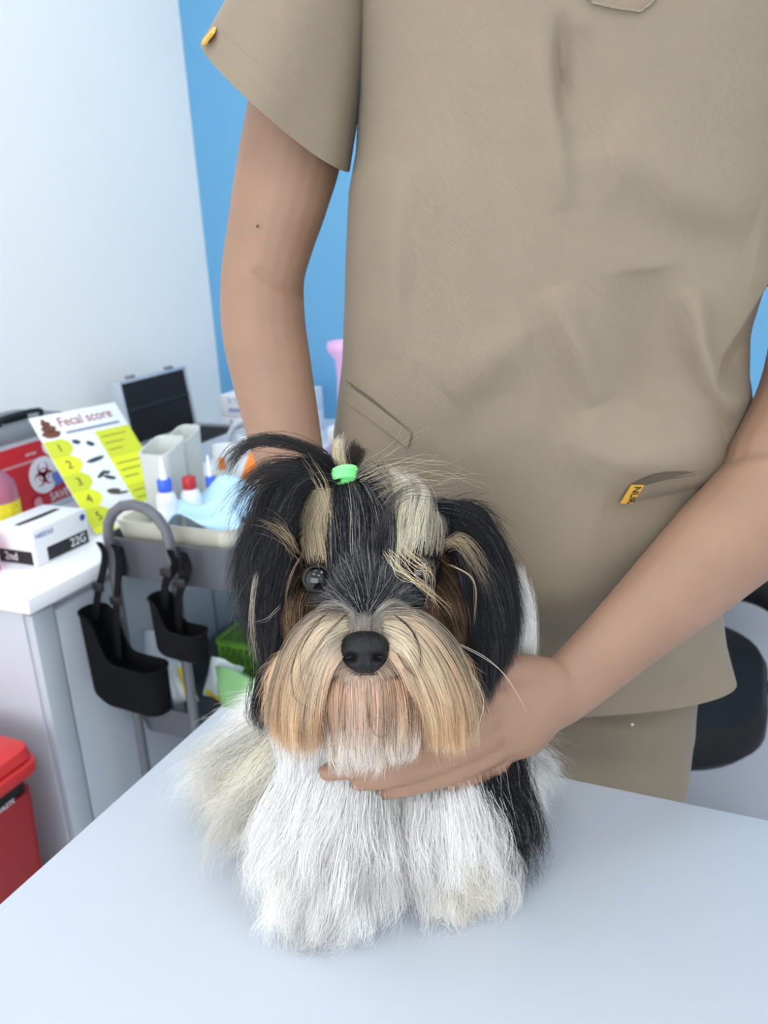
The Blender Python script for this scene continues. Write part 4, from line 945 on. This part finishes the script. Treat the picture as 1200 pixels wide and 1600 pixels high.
# --- topknot
f = Fur()
TK = ((30, 30, 33), (70, 68, 68))
f.sheet([[(530, 745, .425), (500, 706, .424), (440, 688, .428), (380, 700, .434), (345, 745, .438)], [(528, 748, .424), (490, 712, .422), (430, 694, .424), (385, 702, .428), (352, 738, .43)]], 300, TK, 8, 1.4, 3.2, .92, 2.2, .22)
f.sheet([[(527, 750, .424), (490, 728, .422), (430, 722, .424), (385, 748, .428), (358, 782, .43)], [(525, 752, .424), (480, 735, .420), (420, 735, .422), (372, 770, .426), (348, 812, .428)], [(522, 752, .424), (475, 742, .420), (425, 752, .422), (390, 790, .426), (362, 850, .43)]], 420, TK, 14, 1.4, 3.0, .8, 2.5, .5)
f.sheet([[(528, 745, .426), (490, 722, .424), (440, 735, .428), (405, 780, .434), (385, 850, .438)], [(524, 748, .424), (480, 735, .420), (440, 760, .424), (415, 820, .430), (402, 890, .434)], [(520, 752, .422), (480, 745, .417), (452, 780, .420), (436, 830, .424), (428, 890, .428)], [(518, 756, .421), (490, 752, .414), (470, 785, .416), (458, 830, .418), (450, 880, .422)]], 2600, [EB]*4, 40, 1.4, 3.0, .8, 2.0, .4, alt=[((120, 120, 122), .06)])
f.sheet([[(532, 738, .427), (524, 715, .426), (522, 700, .428), (516, 682, .430)], [(540, 736, .427), (534, 712, .426), (535, 695, .428), (538, 680, .43)]], 320, ((222, 208, 182), (226, 214, 192)), 8, 1, 1.8, .6, 1, .35)
f.sheet([[(545, 736, .429), (548, 712, .430), (553, 698, .432), (560, 690, .434)], [(552, 738, .429), (560, 715, .430), (566, 705, .432), (572, 712, .434)]], 420, ((54, 46, 42), (70, 60, 54)), 10, 1.2, 2, .6, 1, .3)
f.sheet([[(556, 742, .424), (600, 700, .422), (625, 680, .424), (640, 668, .428)], [(556, 745, .422), (620, 720, .420), (670, 700, .422), (700, 690, .426)], [(575, 760, .420), (640, 740, .418), (700, 738, .42), (765, 772, .426)], [(600, 800, .420), (640, 765, .414), (700, 765, .416), (790, 772, .424)]], 130, [((110, 104, 98), (120, 112, 104))]*4, 18, 1.5, 6, .5, 4, .6, rad=.06, alt=[((226, 208, 178), .4)])
f.sheet([[(592, 880, .003), (600, 820, .410), (640, 775, .412), (700, 760, .418)], [(585, 870, .003), (598, 800, .412), (630, 765, .414), (660, 760, .42)]], 60, ((50, 50, 54), (90, 86, 84)), 5, .8, 2, .7, 2, .35, rad=.07)
f.sheet([[(470, 870, .004), (440, 830, .410), (415, 806, .414), (398, 812, .42)], [(478, 876, .004), (446, 842, .408), (424, 815, .41), (402, 806, .416)]], 44, ((220, 194, 156), (206, 182, 146)), 8, 1.2, 3.0, .45, 2.0, .5)
f.sheet([[(520, 800, .003), (500, 750, .408), (480, 720, .41), (472, 705, .414)], [(515, 850, .003), (508, 780, .406), (490, 735, .408), (480, 715, .412)]], 28, ((214, 196, 166), (200, 180, 150)), 7, 1.2, 3.0, .45, 2.0, .5)
f.sheet([[(600, 862, .004), (618, 892, .402), (658, 925, .396), (690, 958, .396)], [(604, 858, .004), (640, 890, .400), (672, 920, .396), (692, 975, .396)], [(640, 850, .004), (652, 880, .402), (668, 905, .400), (680, 930, .398)]], 44, ((232, 214, 184), (214, 190, 156)), 7, 1.2, 2.2, .8, 3.5, .4)
f.build('topknot', 'dark topknot hair fanning out above a green tie')

# --- face
f = Fur()
GS = ((74, 74, 78), (150, 150, 154))
f.sheet([[(556, 962, .0005), (530, 945, .004), (505, 938, .005), (470, 945, .006)], [(560, 955, .0005), (540, 925, .004), (525, 905, .006), (515, 885, .006)], [(570, 950, .0005), (568, 915, .005), (562, 885, .007), (556, 850, .008)], [(580, 955, .0005), (596, 925, .004), (606, 900, .006), (612, 875, .006)], [(584, 962, .0005), (610, 945, .004), (640, 938, .005), (680, 945, .006)]], 2600, [GS, ((50, 50, 54), (90, 90, 94)), ((40, 40, 44), (100, 100, 104)), ((50, 50, 54), (90, 90, 94)), GS], 60, 1.6, 2.4, .4, .8, .45, rad=.075, alt=[((190, 190, 194), .22), ((36, 36, 40), .25)])
BR1 = ((96, 74, 56), (130, 104, 80))
f.sheet([[(480, 865, .001), (462, 885, .004), (452, 930, .005), (448, 985, .006)], [(474, 900, .001), (462, 925, .004), (458, 965, .005), (462, 1000, .005)], [(484, 930, .001), (474, 950, .004), (470, 975, .005), (462, 1000, .006)]], 900, BR1, 30, 1.2, 2, .4, .8, .3, alt=[((196, 164, 124), .2), ((40, 38, 38), .2)])
f.sheet([[(684, 862, .001), (712, 880, .004), (732, 930, .005), (738, 1000, .006)], [(690, 890, .001), (710, 920, .004), (722, 960, .005), (726, 1020, .006)], [(676, 925, .001), (692, 950, .004), (704, 980, .005), (712, 1010, .006)]], 1300, BR1, 30, 1.2, 2, .4, .8, .3, alt=[((150, 120, 90), .2), ((50, 44, 40), .25)])
LD = ((40, 34, 32), (64, 54, 48))
for ex, ey in ((497, 903), (657, 891)):
    f.sheet([[(ex-26, ey-14, .414), (ex-20, ey-6, .410), (ex-15, ey+6, .409)], [(ex-14, ey-27, .413), (ex-9, ey-17, .408), (ex-6, ey-8, .407)], [(ex+2, ey-29, .412), (ex+4, ey-19, .407), (ex+5, ey-10, .407)], [(ex+18, ey-22, .412), (ex+16, ey-13, .408), (ex+15, ey-3, .408)], [(ex+27, ey-4, .413), (ex+21, ey+2, .409), (ex+17, ey+8, .409)]], 60, LD, 24, .7, 1.0, .3, .8, .6, rad=.055, alt=[((150, 120, 88), .25)])
f.build('face_hair', 'short grey and brown hair around the eyes')
f = Fur()
M1, M2, M3 = ((222, 208, 188), (226, 190, 150)), ((240, 228, 210), (230, 196, 158)), ((238, 214, 192), (222, 180, 142))
GM = ((132, 126, 122), (190, 164, 132))
f.sheet([[(552, 958, .001), (495, 958, .392), (448, 1010, .394), (425, 1080, .400), (425, 1150, .406)], [(548, 968, .001), (495, 978, .386), (455, 1035, .388), (440, 1100, .394), (442, 1170, .402)], [(545, 980, .001), (505, 995, .380), (476, 1050, .382), (462, 1110, .388), (462, 1180, .398)], [(542, 1000, .001), (512, 1020, .376), (494, 1070, .380), (486, 1120, .388), (486, 1178, .398)], [(538, 1020, .001), (520, 1040, .374), (508, 1075, .380), (504, 1115, .388), (506, 1160, .396)]], 4200, [GM, M1, M2, M2, M3], 60, .9, 1.8, .55, 1.0, .22, rad=.08, alt=[((60, 56, 54), .05), ((236, 226, 206), .12)])
f.sheet([[(592, 958, .001), (655, 958, .392), (712, 1010, .394), (742, 1080, .400), (748, 1160, .406)], [(596, 968, .001), (655, 978, .386), (698, 1035, .388), (722, 1100, .394), (728, 1175, .402)], [(598, 980, .001), (640, 995, .380), (676, 1050, .382), (696, 1110, .388), (702, 1182, .398)], [(602, 1000, .001), (632, 1020, .376), (656, 1070, .380), (670, 1120, .388), (676, 1175, .398)], [(606, 1020, .001), (626, 1040, .374), (642, 1075, .380), (652, 1115, .388), (654, 1150, .396)]], 4200, [GM, M1, M2, M2, M3], 60, .9, 1.8, .55, 1.0, .22, rad=.08, alt=[((60, 56, 54), .05), ((236, 226, 206), .12)])
NW = ((226, 216, 204), (232, 218, 196))
for sx in (-1, 1):
    f.sheet([[(570+sx*6, 1050, .0005), (570+sx*8, 1058, .003), (570+sx*10, 1065, .004)], [(570+sx*22, 1046, .0005), (570+sx*28, 1056, .004), (570+sx*33, 1066, .005)], [(570+sx*36, 1036, .0005), (570+sx*46, 1050, .005), (570+sx*54, 1066, .007)], [(570+sx*44, 1022, .0005), (570+sx*56, 1042, .007), (570+sx*66, 1066, .009)]], 700, ((222, 200, 182), (230, 212, 194)), 30, 1.3, 1.5, .4, .7, .35, rad=.07)
f.sheet([[(536, 1036, .0004), (524, 1044, .005), (508, 1056, .008), (500, 1068, .010)], [(530, 1015, .0004), (512, 1020, .007), (490, 1034, .011), (474, 1054, .013)], [(532, 995, .0004), (510, 992, .008), (484, 1000, .013), (462, 1022, .016)], [(545, 978, .0004), (524, 966, .007), (496, 966, .012), (470, 984, .016)], [(560, 972, .0004), (550, 954, .005), (530, 944, .008), (508, 944, .010)]], 1500, [((222, 196, 176), (226, 204, 180)), NW, NW, NW, ((170, 166, 160), (190, 184, 176))], 44, 1.0, 1.6, .5, .8, .3, rad=.07)
f.sheet([[(604, 1036, .0004), (616, 1044, .005), (632, 1056, .008), (640, 1066, .010)], [(610, 1015, .0004), (628, 1020, .007), (650, 1034, .011), (664, 1054, .013)], [(608, 995, .0004), (630, 992, .008), (656, 1000, .013), (678, 1022, .016)], [(595, 978, .0004), (616, 966, .007), (644, 966, .012), (670, 984, .016)], [(580, 972, .0004), (590, 954, .005), (610, 944, .008), (632, 944, .010)]], 1500, [((222, 196, 176), (226, 204, 180)), NW, NW, NW, ((170, 166, 160), (190, 184, 176))], 44, 1.0, 1.6, .5, .8, .3, rad=.07)
f.sheet([[(548, 990, .0004), (546, 976, .004), (548, 962, .006)], [(570, 988, .0004), (570, 974, .004), (570, 958, .006)], [(592, 990, .0004), (594, 976, .004), (592, 962, .006)]], 500, ((196, 188, 178), (150, 146, 142)), 24, 1.2, 1.5, .4, .6, .4, rad=.07)
f.build('moustache', 'tan and cream moustache hair')
f = Fur()
CH = ((212, 180, 154), (246, 236, 224)); CD = ((140, 106, 82), (220, 192, 164)); CW = ((230, 206, 188), (248, 244, 238))
f.sheet([[(508, 1066, .386), (500, 1095, .388), (508, 1140, .392), (516, 1185, .398)], [(525, 1062, .382), (520, 1095, .382), (524, 1140, .386), (535, 1192, .396)], [(555, 1060, .380), (555, 1095, .377), (556, 1140, .380), (562, 1196, .392)], [(580, 1060, .380), (582, 1095, .377), (582, 1140, .380), (584, 1198, .392)], [(608, 1060, .380), (612, 1095, .378), (614, 1140, .382), (616, 1192, .393)], [(632, 1062, .382), (640, 1095, .382), (640, 1140, .386), (640, 1185, .396)], [(648, 1066, .386), (658, 1095, .388), (658, 1135, .392), (652, 1175, .398)]], 3600, [CD, CH, CW, CW, CH, CH, CD], 60, .9, 1.8, .55, 1.2, .25, rad=.075, cg=3.0, alt=[((110, 80, 60), .06)])
f.sheet([[(512, 1090, .390), (512, 1150, .389), (516, 1185, .392), (520, 1208, .398)], [(545, 1085, .380), (545, 1155, .383), (548, 1190, .388), (550, 1214, .394)], [(580, 1085, .378), (580, 1155, .382), (580, 1192, .387), (578, 1214, .394)], [(618, 1085, .380), (618, 1150, .383), (616, 1182, .388), (612, 1204, .396)], [(650, 1090, .390), (650, 1145, .390), (646, 1170, .394), (640, 1190, .400)]], 800, ((244, 226, 210), (250, 248, 244)), 44, 1.8, 2.6, .6, 1.6, .3, rad=.075, rj=.8, rje=.6)
f.sheet([[(546, 1040, .0005), (532, 1046, .002), (518, 1054, .003)], [(560, 1050, .0005), (552, 1058, .002), (545, 1064, .002)], [(586, 1050, .0005), (592, 1058, .002), (600, 1063, .002)], [(598, 1040, .0005), (612, 1046, .002), (626, 1052, .003)]], 500, ((226, 206, 190), (230, 214, 200)), 30, 1.2, 1.2, .3, .5, .4, rad=.06)
f.build('beard', 'tan and pinkish chin beard with white tip')
f = Fur()
def wisp(pts, n, c, sp=.6, rad=.07): f.sheet([pts, [(x+2, y+1, d) for x, y, d in pts]], n, (c, c), 2, .3, sp, .6, .6, .15, rad=rad, streak=.1)
K = (40, 36, 36)
wisp([(520, 950, .385), (480, 985, .378), (456, 1040, .376), (458, 1090, .378), (485, 1110, .38)], 7, K)
wisp([(545, 955, .382), (500, 1000, .374), (478, 1045, .373), (484, 1062, .373)], 6, K)
wisp([(505, 960, .384), (470, 1010, .378), (468, 1060, .376), (480, 1095, .378)], 4, K)
wisp([(615, 960, .384), (644, 985, .378), (656, 1020, .375), (656, 1056, .375)], 14, K, .8)
wisp([(620, 1020, .374), (632, 1042, .372), (645, 1055, .372), (655, 1060, .374)], 10, (110, 72, 52), .8)
wisp([(570, 1075, .374), (574, 1110, .371), (590, 1125, .372), (604, 1100, .374)], 3, (80, 60, 50), .5, .05)
wisp([(575, 1110, .374), (580, 1140, .374), (598, 1150, .375), (606, 1140, .376)], 6, (120, 84, 62), .6)
wisp([(715, 1005, .398), (760, 1030, .388), (795, 1062, .386), (823, 1113, .388)], 2, (236, 228, 214), .2, .09)
wisp([(728, 1040, .398), (752, 1080, .392), (755, 1110, .392), (738, 1160, .394)], 2, (236, 222, 200), .4, .08)
wisp([(470, 868, .410), (452, 900, .408), (446, 935, .408), (452, 950, .41)], 4, (190, 160, 124), .5)
wisp([(700, 880, .41), (736, 900, .408), (744, 940, .408), (742, 975, .41)], 4, (214, 190, 158), .5)
wisp([(440, 945, .42), (415, 968, .416), (398, 972, .414)], 3, (214, 206, 196), .4)
f.build('whiskers', 'stray whiskers and loose hairs of the face')

# --- nose, mouth, eyes, tie
m_nose = mat('dog nose leather', (19, 19, 21), .45, spec=.3, bump=.5, bscale=900)
def local(c, x, y, z, D0):  # px offsets about a photo point, z towards the viewer in px
    p0 = W(c[0], c[1], D0); s = ((p0-CAM) @ AX_F)/F_PX; return p0+AX_R*x*s+AX_U*y*s-AX_F*z*s
b = MB(); n, m = 56, 40; rings = []
for i in range(m+1):
    ph = -math.pi/2+math.pi*i/m; ring = []
    for j in range(n):
        th = 2*math.pi*j/n
        x, y, z = math.cos(ph)*math.cos(th), math.sin(ph), math.cos(ph)*math.sin(th)
        x, y = np.sign(x)*abs(x)**.85, np.sign(y)*abs(y)**.85
        X, Y, Z = x*38*(1+.10*y-.12*max(0, -y)**2), y*33, z*26
        if z > 0:
            for sx in (-1, 1): 
                Z -= 17*math.exp(-((X-sx*20)/8.0)**2-((Y+5+.0*X)/6.5)**2)+8*math.exp(-((X-sx*30)/7)**2-((Y+8)/4)**2)
            Z -= 4.5*math.exp(-(X/2.6)**2)*(1 if Y < -4 else math.exp(-((Y+4)/6)**2)); Z += 3*math.exp(-((Y-12)/16)**2)
        ring.append(local((570, 1019), X, Y, Z, .3835))
    rings.append(ring)
b.loft(rings, True).build('nose', m_nose, dog, angle=180, off=DO)
b = MB()
for sx in (-1, 1): b.tube([local((570, 1052), sx*0, 2, 0, .3795), local((570, 1052), sx*10, 0, 1, .3800), local((570, 1052), sx*24, -1, 0, .3815)], [.0013, .0014, .0007], 8, smooth=4)
b.build('mouth', mat('dark lip', (52, 40, 42), .5), dog, off=DO)
m_eye = mat('dark eye', (16, 14, 16), .06, spec=.6); m_lid = mat('black eyelid', (24, 22, 24), .6)
for (ex, ey, D0) in ((497, 903, .4225), (657, 891, .4225)):
    c = W(ex, ey, D0); e = MB().ell(c, .0088, 28, 18).build('eye', m_eye, dog, off=DO)
    b = MB(); ring = []
    for k in range(25):
        a = 2*math.pi*k/24; ring.append(local((ex, ey), 21*math.cos(a), 19*math.sin(a), 13, D0))
    b.tube(ring, .0011, 8, cap=False).build('eyelid', m_lid, dog, off=DO)
m_tie = mat('green elastic tie', (128, 236, 140), .65, bump=.5, bscale=700)
b = MB()
for k, (ox, oy) in enumerate(((0, 0), (2, 6), (-1, -5))):
    ring = [local((536+ox, 742-oy), 17*math.cos(a)+0, 4.5*math.sin(a)*1.0+5*math.cos(a)*.5, 15*math.sin(a), .424) for a in np.linspace(0, 2*math.pi, 25)]
    b.tube(ring, .0017, 8, cap=False)
tie = b.build('hair_tie', m_tie, dog, off=DO); tie['label'] = 'bright green elastic hair tie'
